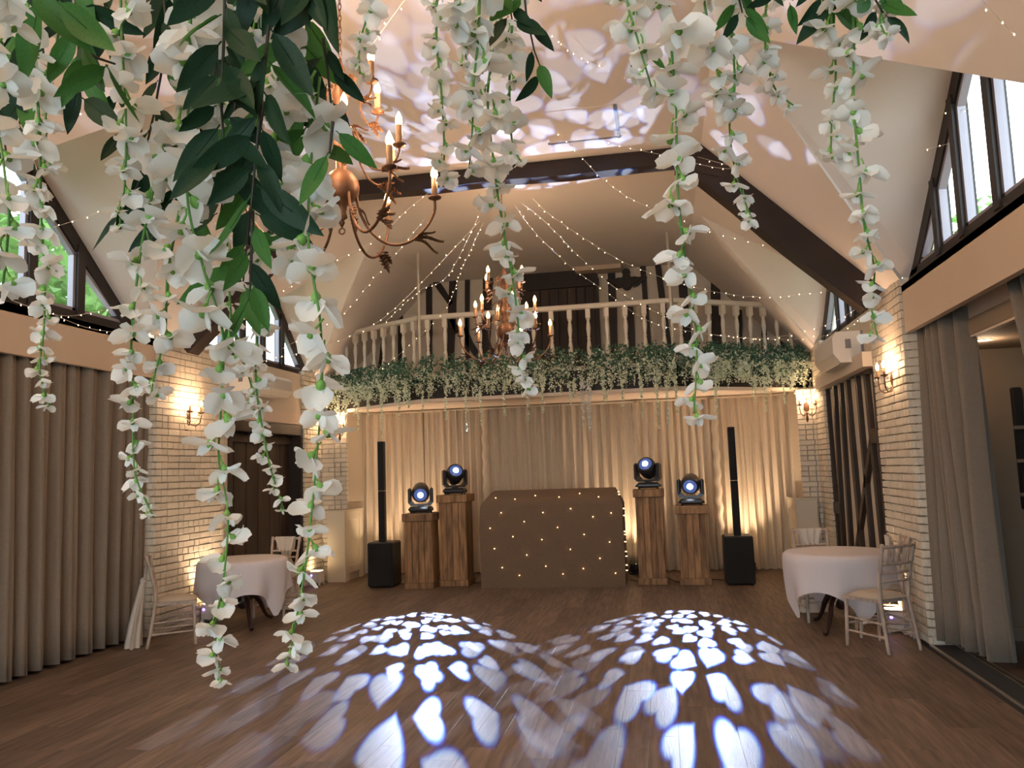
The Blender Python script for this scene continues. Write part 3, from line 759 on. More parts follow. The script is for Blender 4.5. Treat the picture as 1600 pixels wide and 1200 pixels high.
def moving_head(label, x, y, z, az, el, half, energy, seed, gs=18.5):
    t = thing('moving_head_light', label, 'stage light', (x, y, z))
    q = MB(); q.box(-.165, -.12, .014, .165, .12, .095, bev=.03)
    for sx in (-1, 1):
        for sy in (-1, 1): q.lathe([(.018, 0), (.016, .014)], (sx*.13, sy*.08, 0), 8)
    q.box(-.185, -.03, .03, .185, .03, .06, bev=.01); obj('base', q, M['blackm'], t)
    d = Vector((sin(az)*cos(el), -cos(az)*cos(el), sin(el)))
    Y = Matrix.Rotation(az, 4, 'Z'); hc = Vector((0, 0, .300))
    q = MB(); q.lathe([(.05, .085), (.05, .11)], seg=14)
    q.add([], [])
    pts = [(-.145, .30), (-.140, .19), (-.09, .135), (.09, .135), (.140, .19), (.145, .30), (.185, .31), (.185, .15), (.14, .105), (-.14, .105), (-.185, .15), (-.185, .31)]
    for a, b, c, d_ in ((0, 1, 10, 11), (1, 2, 9, 10), (2, 3, 8, 9), (3, 4, 7, 8), (4, 5, 6, 7)): q.prism([pts[a], pts[b], pts[c], pts[d_]], 1, -.065, .065)
    for s in (-1, 1): q.box(s*.160-.026, -.08, .15, s*.160+.026, .08, .37, bev=.022)
    q.v = [tuple(Y @ Vector(v)) for v in q.v]
    obj('yoke', q, M['blackm'], t)
    R = d.to_track_quat('Z', 'Y').to_matrix().to_4x4(); R.translation = hc
    q = MB(); q.lathe([(.02, -.165), (.09, -.155), (.118, -.12), (.130, -.02), (.134, .04), (.126, .085), (.112, .115), (.098, .12), (.095, .105), (.02, .10)], seg=24, T=R)
    h = obj('lamp_head', q, M['blackm'], t)
    q = MB(); q.lathe([(.094, .1045), (.09, .112), (.05, .116), (.01, .1165)], seg=24, T=R); obj('front_glass', q, M['lensglow'], h)
    q = MB(); q.lathe([(.042, .1165), (.040, .124), (.02, .131), (.004, .133)], seg=20, T=R); obj('lit_lens', q, M['lens'], h)
    l = bpy.data.lights.new('beam', 'SPOT'); l.energy = energy; l.spot_size = 2*half; l.spot_blend = .06; l.shadow_soft_size = .012; l.color = (1, 1, 1)
    gobo(l, seed, gs)
    o = bpy.data.objects.new('beam', l); COL.objects.link(o); o.parent = t
    o.matrix_basis = Matrix.Translation(hc+d*.15) @ (-d).to_track_quat('Z', 'Y').to_matrix().to_4x4()
rd = radians
moving_head('black moving head light on the short plinth left of the booth', -1.93, 11.58, 1.075, rd(15), rd(-18), rd(15.5), 820, 1.3)
moving_head('black moving head light on the tall plinth left of the booth, tilted up', -1.47, 11.83, 1.325, rd(26), rd(30), rd(18), 560, 2.7, gs=15)
moving_head('black moving head light on the tall plinth right of the booth, tilted up', 1.39, 11.80, 1.325, rd(-16), rd(31), rd(19), 560, 4.4, gs=15)
moving_head('black moving head light on the short plinth right of the booth', 1.98, 11.78, 1.08, rd(-6.5), rd(-18), rd(15.5), 820, 5.9)

# ================================================================== COLUMN SPEAKERS
for lab, x in (('black column loudspeaker with square bass box, left of the plinths', -2.56), ('black column loudspeaker with square bass box, right of the plinths', 2.57)):
    t = thing('column_speaker', lab, 'speaker', (x, 11.72, 0))
    q = MB(); q.box(-.195, -.2, .015, .195, .22, .66, bev=.02); obj('bass_cabinet', q, M['black'], t)
    q = MB(); q.box(-.18, -.208, .03, .18, -.198, .645, bev=.004); obj('grille', q, M['mesh'], t)
    for zz, hh in ((.66, .75), (1.415, .74)):
        q = MB(); q.box(-.048, -.10, zz, .048, .0, zz+hh, bev=.008); obj('column', q, M['black'], t)
        q = MB(); q.box(-.042, -.106, zz+.01, .042, -.098, zz+hh-.01); obj('column_grille', q, M['mesh'], t)
    for s in (-1, 1):
        q = MB(); q.box(s*.15-.02, -.16, 0, s*.15+.02, .18, .016); obj('foot', q, M['black'], t)

# ================================================================== UPLIGHTS behind the booth
def uplight(label, x, y, energy, tilt=(0, 0), z=0, group=None, box=False, aim=None, size=1.5):
    t = thing('uplighter', label, 'light', (x, y, z), 0, group)
    if box:
        q = MB(); 
        q.box(-.09, -.09, .03, .09, .09, .21, bev=.012)
        for sx in (-1, 1):
            for sy in (-1, 1): q.box(sx*.075-.015, sy*.075-.015, 0, sx*.075+.015, sy*.075+.015, .035)
        obj('body', q, M['white'] if box == 'white' else M['acwhite'], t)
        q = MB(); q.box(-.07, -.07, .209, .07, .07, .214); obj('lens', q, M['uplens'], t)
        q = MB(); q.lathe([(.014, 0), (.012, .006)], (-.05, -.09, .15), 10, T=Matrix.Rotation(pi/2, 4, 'X')); obj('power_light', q, M['ledp'], t)
        zl = .235
    else:
        q = MB(); q.lathe([(.07, .03), (.09, .05), (.095, .16), (.085, .17), (.08, .15), (.02, .145)], seg=18); obj('can', q, M['black'], t)
        q = MB(); q.lathe([(.078, .151), (.05, .155), (.01, .156)], seg=18); obj('lens', q, M['uplens'], t)
        q = MB(); q.tube([(-.1, 0, .1), (-.1, 0, .01), (.1, 0, .01), (.1, 0, .1)], .008, 6); obj('bracket', q, M['black'], t)
        zl = .18
    l = lamp('glow', 'SPOT', (0, 0, zl), energy, (1, .72, .48), .05, t); l.data.spot_size = size; l.data.spot_blend = .8
    d = Vector((aim[0], aim[1], 1)).normalized() if aim else Vector((0, .25, 1)).normalized()
    l.matrix_basis = Matrix.Translation((0, 0, zl)) @ (-d).to_track_quat('Z', 'Y').to_matrix().to_4x4()
    return t
uplight('small black uplighter hidden behind the short plinth left of the booth', -2.28, 12.72, 60, aim=(0, .12))
uplight('small black uplighter on the floor just right of the booth', 1.12, 12.78, 60, aim=(0, .12))
uplight('small black uplighter behind the right column speaker', 2.80, 12.70, 75, aim=(0, .12))
uplight('small black uplighter behind the left column speaker', -3.0, 12.72, 25, aim=(0, .12))
uplight('white cube uplighter behind the near right chair', 3.72, 8.45, 55, box='white', aim=(.10, .05), size=1.8)
uplight('white cube uplighter on the floor between the dark door and the left brick pier', -3.74, 11.95, 4, box='grey', aim=(-.10, .15), size=1.8)
uplight('white cube uplighter on the floor under the left table', -3.72, 8.95, 45, box='grey', aim=(-.10, -.05), size=1.8)

# cables
def cable(label, pts, r=.006, z=.006):
    q = MB(); P = [Vector((*p, z)) for p in pts]; S = []
    for i in range(len(P)-1):
        for k in range(5): 
            c = P[i].lerp(P[i+1], k/5); c.x += .0; S.append(c)
    S.append(P[-1]); q.tube(S, r, 6); tag(obj('cable', q, M['black']), label, 'cable')
cable('black cable trailing along the floor between the right plinths', [(1.05, 12.2), (1.2, 11.95), (1.15, 12.5), (1.6, 12.3), (1.72, 11.9), (2.1, 12.2), (2.45, 12.0)])
cable('black cable lying between the left speaker and plinths', [(-2.4, 11.95), (-2.2, 11.85), (-2.15, 12.3), (-1.7, 12.2), (-1.2, 11.95), (-1.1, 12.3)])

# ================================================================== RADIATOR COVERS
for s, lab in ((-1, 'cream radiator cover beside the left brick pier and drape'), (1, 'cream radiator cover beside the right brick pier and drape')):
    xi = 3.37 if s < 0 else 3.44; xo = xi+.30; h = 1.12
    t = thing('radiator_cover', lab, 'radiator cover', (0, 12.18, 0), 0)
    def bx2(nm, a, b, y0_, z0_, y1_, z1_, bev=.003, mt='radiator'):
        q = MB(); a, b = sorted((s*a, s*b)); q.box(a, y0_, z0_, b, y1_, z1_, bev=bev); return obj(nm, q, M[mt], t)
    bx2('body', xi+.01, xo, .01, 0.0, .21, h-.025)
    bx2('top_board', xi-.012, xo+.01, -.01, h-.025, .215, h)
    bx2('top_board', xi-.012, xi+.02, .215, h-.025, .80, h)
    for a, b in ((.0, .14), (.62, .78)): bx2('stile', xi-.004, xi+.014, a, .0, b, h-.03)
    bx2('rail', xi-.004, xi+.014, .14, h-.16, .62, h-.03); bx2('rail', xi-.004, xi+.014, .14, .12, .62, .24)
    bx2('grille', xi+.008, xi+.014, .14, .24, .62, h-.16, 0)
# ================================================================== TABLES
def round_table(label, x, y, r, rz, clab, side, seed):
    t = thing('round_table', label, 'table', (x, y, 0), rz)
    q = MB(); q.lathe([(.02, .715), (r-.02, .715), (r, .725), (r, .738), (r-.01, .745), (.02, .745)], seg=40); obj('tabletop', q, M['mahog'], t)
    q = MB(); q.lathe([(.03, .19), (.055, .21), (.075, .27), (.06, .34), (.035, .38), (.045, .42), (.03, .47), (.028, .60), (.05, .66), (.09, .70), (.10, .716)], seg=18); obj('pedestal', q, M['mahog'], t)
    q = MB()
    P = [(.02, .30), (.09, .335), (.18, .31), (.26, .22), (.31, .12), (.36, .055), (.43, .025)]
    q.tube([(a, 0, b) for a, b in P], [.034, .036, .032, .026, .021, .020, .024], 10, flat=1.0); leg = q.mesh('leg', M['mahog'])
    for k in range(3): link('leg', leg, t, rot=(0, 0, k*2*pi/3+rz))
    # cloth
    rnd_ = random.Random(seed); q = MB(); NT, NR = 120, 14; s2 = side/2; ph = rnd_.random()*6
    def edge(th):
        d = s2/max(abs(cos(th)), abs(sin(th))); return min(d, s2*1.36)
    def fn(u, v):
        th = v*2*pi; ru = u*2.2
        if ru <= 1: R_ = r*ru*1.005; z = .75
        else:
            k = (ru-1)/1.2; drop = (edge(th)-r)*k; cf = abs(sin(2*th))**1.5
            fold = sin(th*9+ph)*.6+sin(th*4+ph*2)*.4
            R_ = r+.018+min(drop, .06)*.35+fold*.045*k*(.6+drop)+.03*k*(1-cf)-.05*k*cf*drop*2
            z = .75-drop*.985-.0+.012*(1-min(1, k*8))
            if k < .12: z = .75-drop*.7
        return (R_*cos(th), R_*sin(th), z)
    q.grid(fn, 22, NT)
    o = obj('tablecloth', q, M['cloth'], loc=(x, y, .003), rot=(0, 0, rz)); tag(o, clab, 'tablecloth')
round_table('round mahogany pedestal table standing by the right brick pillar', 3.27, 8.56, .49, 1.02, 'white tablecloth draped over the right round table, corners hanging', 1.66, 3)
round_table('round mahogany pedestal table standing by the left brick pillar', -3.17, 8.68, .46, .62, 'white tablecloth draped over the left round table, pointed corners hanging', 1.62, 8)

# ================================================================== CHAIRS
def make_chair(label):
    t = thing('banqueting_chair', label, 'chair', (0, 0, 0), 0, 'limewashed banqueting chairs')
    def bamboo(P, r, name, rings, par=t):
        q = MB(); pts = []; rs = []
        a, b = Vector(P[0]), None
        n = 40; tot = [Vector(p) for p in P]; ls = [(tot[i+1]-tot[i]).length for i in range(len(tot)-1)]; T = sum(ls)
        for i in range(n+1):
            s_ = T*i/n; k = 0
            while k < len(ls)-1 and s_ > ls[k]: s_ -= ls[k]; k += 1
            c = tot[k].lerp(tot[k+1], min(1, s_/ls[k])); pts.append(c)
            u = i/n; rr = r*(1.22 if any(abs(u-g) < .55/n for g in rings) else 1)*(.86+.14*min(1, u*4+.2)); rs.append(rr)
        q.tube(pts, rs, 8); return obj(name, q, M['chairwood'], par)
    sw, sd = .185, .185
    for s in (-1, 1):
        bamboo([(s*sw*1.04, sd+.01, 0), (s*sw, sd-.01, .44)], .0165, 'leg', (.35, .6, .85))
        bamboo([(s*sw*.98, -sd-.07, 0), (s*sw*.88, -sd, .43), (s*sw*.90, -sd-.01, .6), (s*sw*1.0, -sd-.09, .92)], .0165, 'leg', (.15, .3, .46, .6, .75, .86, .95))
    def back(z): return -sd-.01-(max(0, z-.6))*.25
    def rail_(z, r, n=8):
        q = MB(); w0 = sw*(.90+.10*max(0, z-.6)/.32); q.tube([(-w0+2*w0*k/n, back(z)-.016*sin(pi*k/n), z) for k in range(n+1)], [r*(1.15 if k % 3 == 1 else 1) for k in range(n+1)], 8); obj('back_rail', q, M['chairwood'], t)
    for z, r in ((.895, .014), (.745, .012), (.67, .011), (.595, .011)): rail_(z, r)
    for k in range(5):
        x = -sw*.62+sw*1.24*k/4; q = MB(); q.tube([(x, back(.745)-.013, .745), (x, back(.82)-.014, .82), (x*1.04, back(.895)-.013, .895)], [.007, .010, .007], 6); obj('spindle', q, M['chairwood'], t)
    for a, b in (((-sw, sd, .20), (sw, sd, .20)), ((-sw, sd, .26), (-sw*.93, -sd-.03, .24)), ((sw, sd, .26), (sw*.93, -sd-.03, .24)), ((-sw*.93, -sd-.03, .18), (sw*.93, -sd-.03, .18)), ((-sw*1.0, sd, .14), (-sw*.95, -sd-.05, .13)), ((sw*1.0, sd, .14), (sw*.95, -sd-.05, .13))):
        bamboo([a, b], .0095, 'stretcher', (.3, .7))
    q = MB(); q.prism([(-sw*.95, -sd), (sw*.95, -sd), (sw*1.12, sd+.02), (-sw*1.12, sd+.02)], 2, .415, .440); obj('seat', q, M['chairwood'], t)
    q = MB()
    def cf(u, v):
        th = v*2*pi; c = cos(th); s_ = sin(th); e = 4
        rr = (abs(c)**e+abs(s_)**e)**(-1/e); k = min(1, u*1.25); zz = .44+.050*(1-k**4) if u < .8 else .44+.050*0+.0*(u)
        if u >= .8: zz = .455-(u-.8)*.07; k = 1.0+.02*sin((u-.8)*15)
        return (rr*c*.205*k*(1+.06*s_), rr*s_*.20*k+.005, zz if u < .8 else zz)
    q.grid(cf, 14, 32); obj('cushion', q, M['cushion'], t)
    return t
ch = make_chair('limewashed chair nearest the camera on the right, back towards us')
# facing angle: chair's +y is forward
def place(o, x, y, fx, fy): o.location = (x, y, 0); o.rotation_euler = (0, 0, math.atan2(-fx, fy))
place(ch, 3.42, 7.76, -.40, .62)
c2 = dup(ch, (3.05, 9.12, 0), pi, 'limewashed chair behind the right table with a sash over its back')
place(c2, 3.17, 9.08, .10, -1)
c3 = dup(ch, (0, 0, 0), 0, 'limewashed chair seen side-on between the taupe curtain and left table'); place(c3, -3.42, 7.76, .84, .54)
c4 = dup(ch, (0, 0, 0), 0, 'limewashed chair behind the left table in front of the dark door'); place(c4, -3.10, 9.35, .0, -1)
c5 = dup(ch, (0, 0, 0), 0, 'limewashed chair pushed against the right brick wall behind the table'); place(c5, 3.56, 8.32, -.95, .1)
def sash(label, base, fx, fy, floor_=True, widthtop=.24, long=1.0, depth=.05):
    """chiffon: draped over the top rail, gathered to a knot, then hanging in a full tail"""
    q = MB(); rz = math.atan2(-fx, fy)
    def fn(u, v):
        a = (u-.5)
        k = v; w_ = widthtop*(1-.60*k**1.4); z = .915-.25*k; y = -.262-.035*k
        return (a*w_+.01*sin(v*9), y+.010*sin(u*26+v*3)*(.5+v), z)
    q.grid(fn, 30, 12)
    def f3(u, v): return ((u-.5)*widthtop*(1-.4*v), -.235+.012*sin(u*20), .917-.17*v)
    q.grid(f3, 20, 6)
    q.grid(lambda u, v: ((u-.5)*widthtop, -.262+v*.027, .917+.006*sin(pi*v)), 20, 3)
    q.lathe([(.01, -.035), (.032, -.02), (.040, 0), (.032, .02), (.01, .035)], (0, -.305, .655), 10)
    zl = .012 if floor_ else .12
    def f4(u, v):
        th = u*2*pi; k = v; wx = (.045+widthtop*.42*k**.7); wy = .022+depth*k**.8
        r = 1+.16*sin(th*7+v*2)*(.3+k)
        return (wx*cos(th)*r, -.31-.05*sin(k*pi*.5)-depth*.6*k+wy*sin(th)*r, max(zl, .65-(.65-zl)*k*1.03+.010*sin(th*5)*k))
    q.grid(f4, 48, 16)
    if floor_: q.grid(lambda u, v: (.10*(u-.3)*1.6, -.36-depth+.05*v*2-.02, .010+.010*sin(u*9)*sin(pi*v)), 10, 4)
    o = obj('chair_sash', q, M['sashcloth'], loc=base, rot=(0, 0, rz)); return tag(o, label, 'sash')
sash('ivory chiffon sash trailing to the floor behind the left side-on chair', (-3.42, 7.76, 0), .84, .54, widthtop=.30, depth=.055)
sash('ivory chiffon sash on the chair behind the right table', (3.17, 9.08, 0), .10, -1, widthtop=.26)
sash('ivory chiffon sash on the chair in front of the dark door', (-3.10, 9.35, 0), 0, -1, widthtop=.26)
sash('ivory chiffon sash hanging by the right taupe curtain', (3.44, 8.32, 0), -.95, .1, widthtop=.22, depth=.03)

# ================================================================== WALL SCONCES
def sconce(label, loc, nx, ny, energy=26):
    t = thing('wall_sconce', label, 'wall lamp', loc, math.atan2(ny, nx))   # local +x is away from the wall
    q = MB(); q.lathe([(.005, -.22), (.014, -.20), (.022, -.15), (.012, -.10), (.034, -.03), (.04, .02), (.03, .06), (.012, .09), (.016, .12), (.004, .15)], (.018, 0, 0), 12); obj('back_plate', q, M['bronze'], t)
    for s in (-1, 1):
        q = MB(); P = [(.03, s*.01, -.06), (.06, s*.03, -.11), (.10, s*.07, -.12), (.13, s*.105, -.08), (.135, s*.115, -.02), (.135, s*.115, .03)]
        q.tube(P, .006, 6); a = obj('arm', q, M['bronze'], t)
        q = MB(); q.lathe([(.008, .02), (.034, .035), (.038, .045), (.012, .04)], (.135, s*.115, 0), 12); obj('drip_pan', q, M['bronze'], a)
        q = MB(); q.lathe([(.012, .04), (.012, .11)], (.135, s*.115, 0), 10); obj('candle', q, M['candle'], a)
        q = MB(); q.lathe([(.009, .11), (.017, .135), (.014, .16), (.003, .185)], (.135, s*.115, 0), 10); obj('bulb', q, M['sbulb'], a)
        lamp('glow', 'POINT', (.135, s*.115, .15), energy, WARM, .02, t)
        for k in range(7):
            a_ = k*2*pi/7; q = MB(); q.lathe([(.001, 0), (.007, -.012), (.001, -.04)], (.135+.036*cos(a_), s*.115+.036*sin(a_), .03), 6); obj('crystal', q, M['crystal'], t)
    q = MB(); q.tube([(.05+.09*k/10, -.1+.2*k/10, -.02-.05*sin(pi*k/10)) for k in range(11)], [.004+.004*(k % 2) for k in range(11)], 6); obj('bead_swag', q, M['crystal'], t)
    return t
sconce('twin candle wall lamp with crystal drops on the right brick pillar', (W-.01, 8.32, 2.40), -1, 0, 15)
sconce('twin candle wall lamp on the left brick pillar', (-W+.01, 8.62, 2.42), 1, 0, 15)
sconce('twin candle wall lamp at the right end of the drape', (3.72, 12.40, 2.42), 0, -1, 17)
sconce('twin candle wall lamp at the left end of the drape', (-3.52, 12.40, 2.42), 0, -1, 17)

# ================================================================== AIR CONDITIONERS
def aircon(label, x0, x1, y0_, y1_, z0, z1, s):
    t = thing('air_conditioner', label, 'air conditioner', ((x0+x1)/2, (y0_+y1_)/2, z0)); hx, hy, h = (x1-x0)/2, (y1_-y0_)/2, z1-z0
    q = MB()
    prof = [(s*hx, 0), (s*hx, h), (-s*hx*.75, h), (-s*hx, h*.82), (-s*hx, h*.30), (-s*hx*.55, 0)]
    q.prism(prof, 1, -hy, hy); obj('casing', q, M['acwhite'], t)
    q = MB(); q.prism([(-s*hx*.97, h*.25), (-s*hx*1.02, h*.30), (-s*hx*.60, -.012), (-s*hx*.55, .0)], 1, -hy+.06, hy-.06); obj('louvre', q, M['white'], t)
    q = MB(); q.box(-.03, -hy-.006, h*.45, .03, -hy, h*.75, bev=.002); obj('end_vent', q, M['grey'], t)
    q = MB(); q.box(min(s*hx, s*hx-.03)+.0, -hy-.004, .0, max(s*hx, s*hx-.03), -hy, h); obj('end_seam', q, M['grey'], t)
aircon('white air conditioner box under the right far window', 3.56, 3.89, 9.5, 10.6, 2.73, 3.08, 1)
aircon('white air conditioner box under the left far window', -3.89, -3.55, 9.6, 10.75, 2.80, 3.06, -1)
q = MB(); q.box(W-.14, 9.02, 2.62, W+.02, 11.75, 2.78); struct(obj('trim_10', q, M['plaster']))

# small wall things
q = MB(); q.box(-W-.01, 9.20, 1.36, -W+.03, 9.33, 1.50, bev=.006); q.box(-W+.03, 9.225, 1.39, -W+.034, 9.305, 1.47, 1)
tag(obj('fire_call_point', q, [M['red'], M['blackm']]), 'small red fire call point on the edge of the left brick pillar', 'alarm')
q = MB(); q.lathe([(.02, 0), (.055, -.001), (.07, -.006), (.075, -.0), (.075, .004)], (0, 0, 0), 20); 
t = thing('downlight', 'round recessed downlight in the side room ceiling', 'ceiling light', (4.35, 7.40, 2.619)); obj('bezel', q, M['white'], t)
q = MB(); q.lathe([(.05, -.004), (.03, -.006), (.005, -.007)], seg=16); obj('lens', q, M['down'], t)
lamp('glow', 'POINT', (0, 0, -.08), 2.5, WARM2, .05, t)
t = thing('wall_rack', 'dark slim rack with glinting fittings on the side room wall', 'rack', (4.80, 8.06, 1.15))
q = MB(); q.box(-.03, -.05, 0, .05, .015, 1.1, bev=.01); obj('upright', q, M['black'], t)
for z in (.12, .42, .72): q = MB(); q.box(-.05, -.07, z, .07, -.05, z+.03); obj('fitting', q, M['metaltrim'], t)
# ceiling hatch
t = thing('ceiling_hatch', 'square ceiling hatch panel edged by grey strips on two sides above the collar beam', 'hatch', (1.0, 7.50, ZC))
q = MB(); q.box(-.34, -.36, -.055, .34, .36, -.052+.01); obj('panel', q, M['ceil'], t)
q = MB(); q.box(-.36, .36, -.06, .38, .385, -.045); q.box(.34, -.36, -.06, .37, .385, -.045); obj('edge_strip', q, M['grey'], t)

# ================================================================== CHANDELIERS
def make_chandelier(label, loc, rz, power=1):
    t = thing('chandelier', label, 'chandelier', loc, rz, 'bronze candle chandeliers')
    q = MB(); q.lathe([(.003, -.225), (.016, -.20), (.012, -.185), (.03, -.17), (.022, -.14), (.03, -.105), (.066, -.078), (.092, -.035), (.096, .0), (.090, .035), (.064, .072), (.028, .095), (.03, .13), (.022, .15), (.05, .19), (.068, .235), (.05, .29), (.022, .33), (.035, .37), (.02, .42), (.035, .46), (.05, .52), (.03, .58), (.016, .62), (.024, .66), (.012, .70), (.006, .73)], seg=24)
    obj('body', q, M['bronze'], t)
    q = MB()
    q.tube([(.016*cos(a), 0, -.245+.016*sin(a)) for a in np.linspace(0, 2*pi, 13)], .004, 6); obj('bottom_ring', q, M['bronze'], t)
    # chain
    q = MB(); H = ZC-loc[2]-.78; n = int(H/.034)
    for k in range(n):
        z = .74+.034*(k+.5); a0 = (k % 2)*pi/2
        q.tube([((.009*cos(a))*cos(a0), (.009*cos(a))*sin(a0), z+.022*sin(a)) for a in np.linspace(0, 2*pi, 9)], .0028, 5, cap=False)
    o = obj('chain', q, M['bronze'], t)
    q = MB(); q.lathe([(.01, H+.72), (.02, H+.735), (.055, H+.76), (.06, H+.78)], seg=16); obj('ceiling_rose', q, M['bronze'], t)
    # shared meshes
    q = MB(); q.lathe([(.006, -.012), (.012, -.006), (.034, .002), (.038, .010), (.030, .008), (.012, .006)], seg=14); pan = q.mesh('drip_pan', M['bronze'])
    q = MB(); q.lathe([(.0165, .005), (.0165, .115)], seg=10); can = q.mesh('candle', M['candle'])
    q = MB(); q.lathe([(.012, .115), (.020, .135), (.018, .155), (.009, .178), (.002, .192)], seg=10); blb = q.mesh('bulb', M['bulb'])
    q = MB(); up = []; lo = []
    for k in range(13):
        u = k/12; wd = (.030 if k % 2 else .014)*sin(pi*(u*.88+.10)); up.append((u*.12-.006*(k % 2), -wd, .010*sin(u*5))); lo.append((u*.12-.006*(k % 2), wd, .010*sin(u*5)))
    mid = [(k/12*.12, 0, .010*sin(k/12*5)-.009) for k in range(13)]
    q.add(up+mid+lo, [(k, k+1, 14+k, 13+k) for k in range(12)]+[(13+k, 14+k, 27+k, 26+k) for k in range(12)])
    lf = q.mesh('scroll_leaf', M['bronze'])
    tiers = [(6, .50, 20, [(.075, -.03), (.10, -.15), (.165, -.26), (.26, -.315), (.365, -.295), (.45, -.215), (.495, -.13), (.50, -.065)], -.055, .0105),
             (6, .34, -5, [(.03, .30), (.07, .33), (.10, .27), (.12, .17), (.17, .09), (.24, .065), (.305, .09), (.335, .14), (.34, .17)], .18, .0085),
             (4, .26, -30, [(.03, .54), (.07, .60), (.11, .59), (.13, .52), (.15, .45), (.19, .415), (.235, .43), (.258, .47), (.26, .49)], .50, .0075)]
    for n, r, a0, P, zc, rr in tiers:
        dense = []
        for i in range(len(P)-1):
            p0, p1, p2, p3 = (Vector((*P[max(i-1, 0)], 0)), Vector((*P[i], 0)), Vector((*P[i+1], 0)), Vector((*P[min(i+2, len(P)-1)], 0)))
            for k in range(4):
                u = k/4; dense.append(.5*((2*p1)+(-p0+p2)*u+(2*p0-5*p1+4*p2-p3)*u*u+(-p0+3*p1-3*p2+p3)*u*u*u))
        dense.append(Vector((*P[-1], 0)))
        q = MB(); q.tube([(d.x, 0, d.y) for d in dense], rr*.75, 8); am = q.mesh('arm', M['bronze'])
        for k in range(n):
            a = radians(a0+360*k/n)-rz; arm = link('arm', am, t, rot=(0, 0, a))
            for nm, me in (('drip_pan', pan), ('candle', can), ('bulb', blb)): link(nm, me, arm, loc=(r, 0, zc))
            i = int(len(dense)*.62); d = dense[i]
            for rot, sc_ in ((.45, 1.2), (-.05, 1.3), (-.5, 1.0)):
                link('scroll_leaf', lf, arm, loc=(d.x, 0, d.y-.004), rot=(0, rot, 0), scale=sc_*(1 if r > .3 else .7))
            link('scroll_leaf', lf, arm, loc=(dense[3].x, 0, dense[3].y), rot=(0, .9 if r > .4 else .2, 0), scale=.9)
        l = lamp('glow', 'POINT', (0, 0, zc+.2), CHAND_W*n*power, WARM, .0, t)
    return t
def chand_lights(t):
    pass
make_chandelier('large bronze candle chandelier nearest the camera, half behind the garlands', (0, 3.98, 3.20), 0, 1.15)
make_chandelier('smaller-looking bronze candle chandelier hanging in front of the balcony', (0, 8.58, 3.17), radians(-28), .55)
make_chandelier('unseen bronze candle chandelier added behind the camera for ambient light', (0, -.6, 3.20), radians(10))  # out of view, spaced like the others, added to raise ambient light
# spread each tier's light over ring positions
for o in [o for o in bpy.data.objects if o.type == 'LIGHT' and o.parent and o.parent.name.startswith('chandelier')]:
    z = o.location.z; r = .52 if z < .25 else (.34 if z < .5 else .26); e = o.data.energy
    for k in range(3):
        a = 2*pi*k/3+.4; l = lamp('glow', 'POINT', (r*cos(a), r*sin(a), z-.04), e/3, WARM, .05, o.parent)
    bpy.data.objects.remove(o)

# ================================================================== FAIRY LIGHT STRINGS
M['fairy2'] = mat('string_bulb', (1, .8, .5), .3, emit=((1, .74, .42), 6))
def fairy(label, pts, group=None, r=.0017, sag=True, step=.10):
    """pts: (px,py,distance) world points along the cord"""
    P = [at(*p) for p in pts]
    S = []
    for i in range(len(P)-1):
        p0, p1, p2, p3 = P[max(i-1, 0)], P[i], P[i+1], P[min(i+2, len(P)-1)]
        for k in range(10):
            u = k/10; S.append(.5*((2*p1)+(-p0+p2)*u+(2*p0-5*p1+4*p2-p3)*u*u+(-p0+3*p1-3*p2+p3)*u*u*u))
    S.append(P[-1])
    q = MB(); q.tube(S, r, 5); q2 = MB(); acc = 0
    for i in range(1, len(S)):
        acc += (S[i]-S[i-1]).length
        if acc > step:
            acc = 0; d = Vector((random.uniform(-1, 1), random.uniform(-1, 1), random.uniform(-1, .3))).normalized(); c = S[i]+d*.016
            q2.lathe([(.001, -.005), (.0040, 0), (.001, .007)], c, 5, mi=1)
            q2.tube([S[i], c], .0011, 4, mi=0)
    o = obj('fairy_light_string', q, M['wire']); b = obj('bulbs', q2, [M['wire'], M['fairy2']], o); b['kind'] = 'stuff'
    return tag(o, label, 'string lights', 'fairy light strings')
H2 = (785, 286, 8.9)
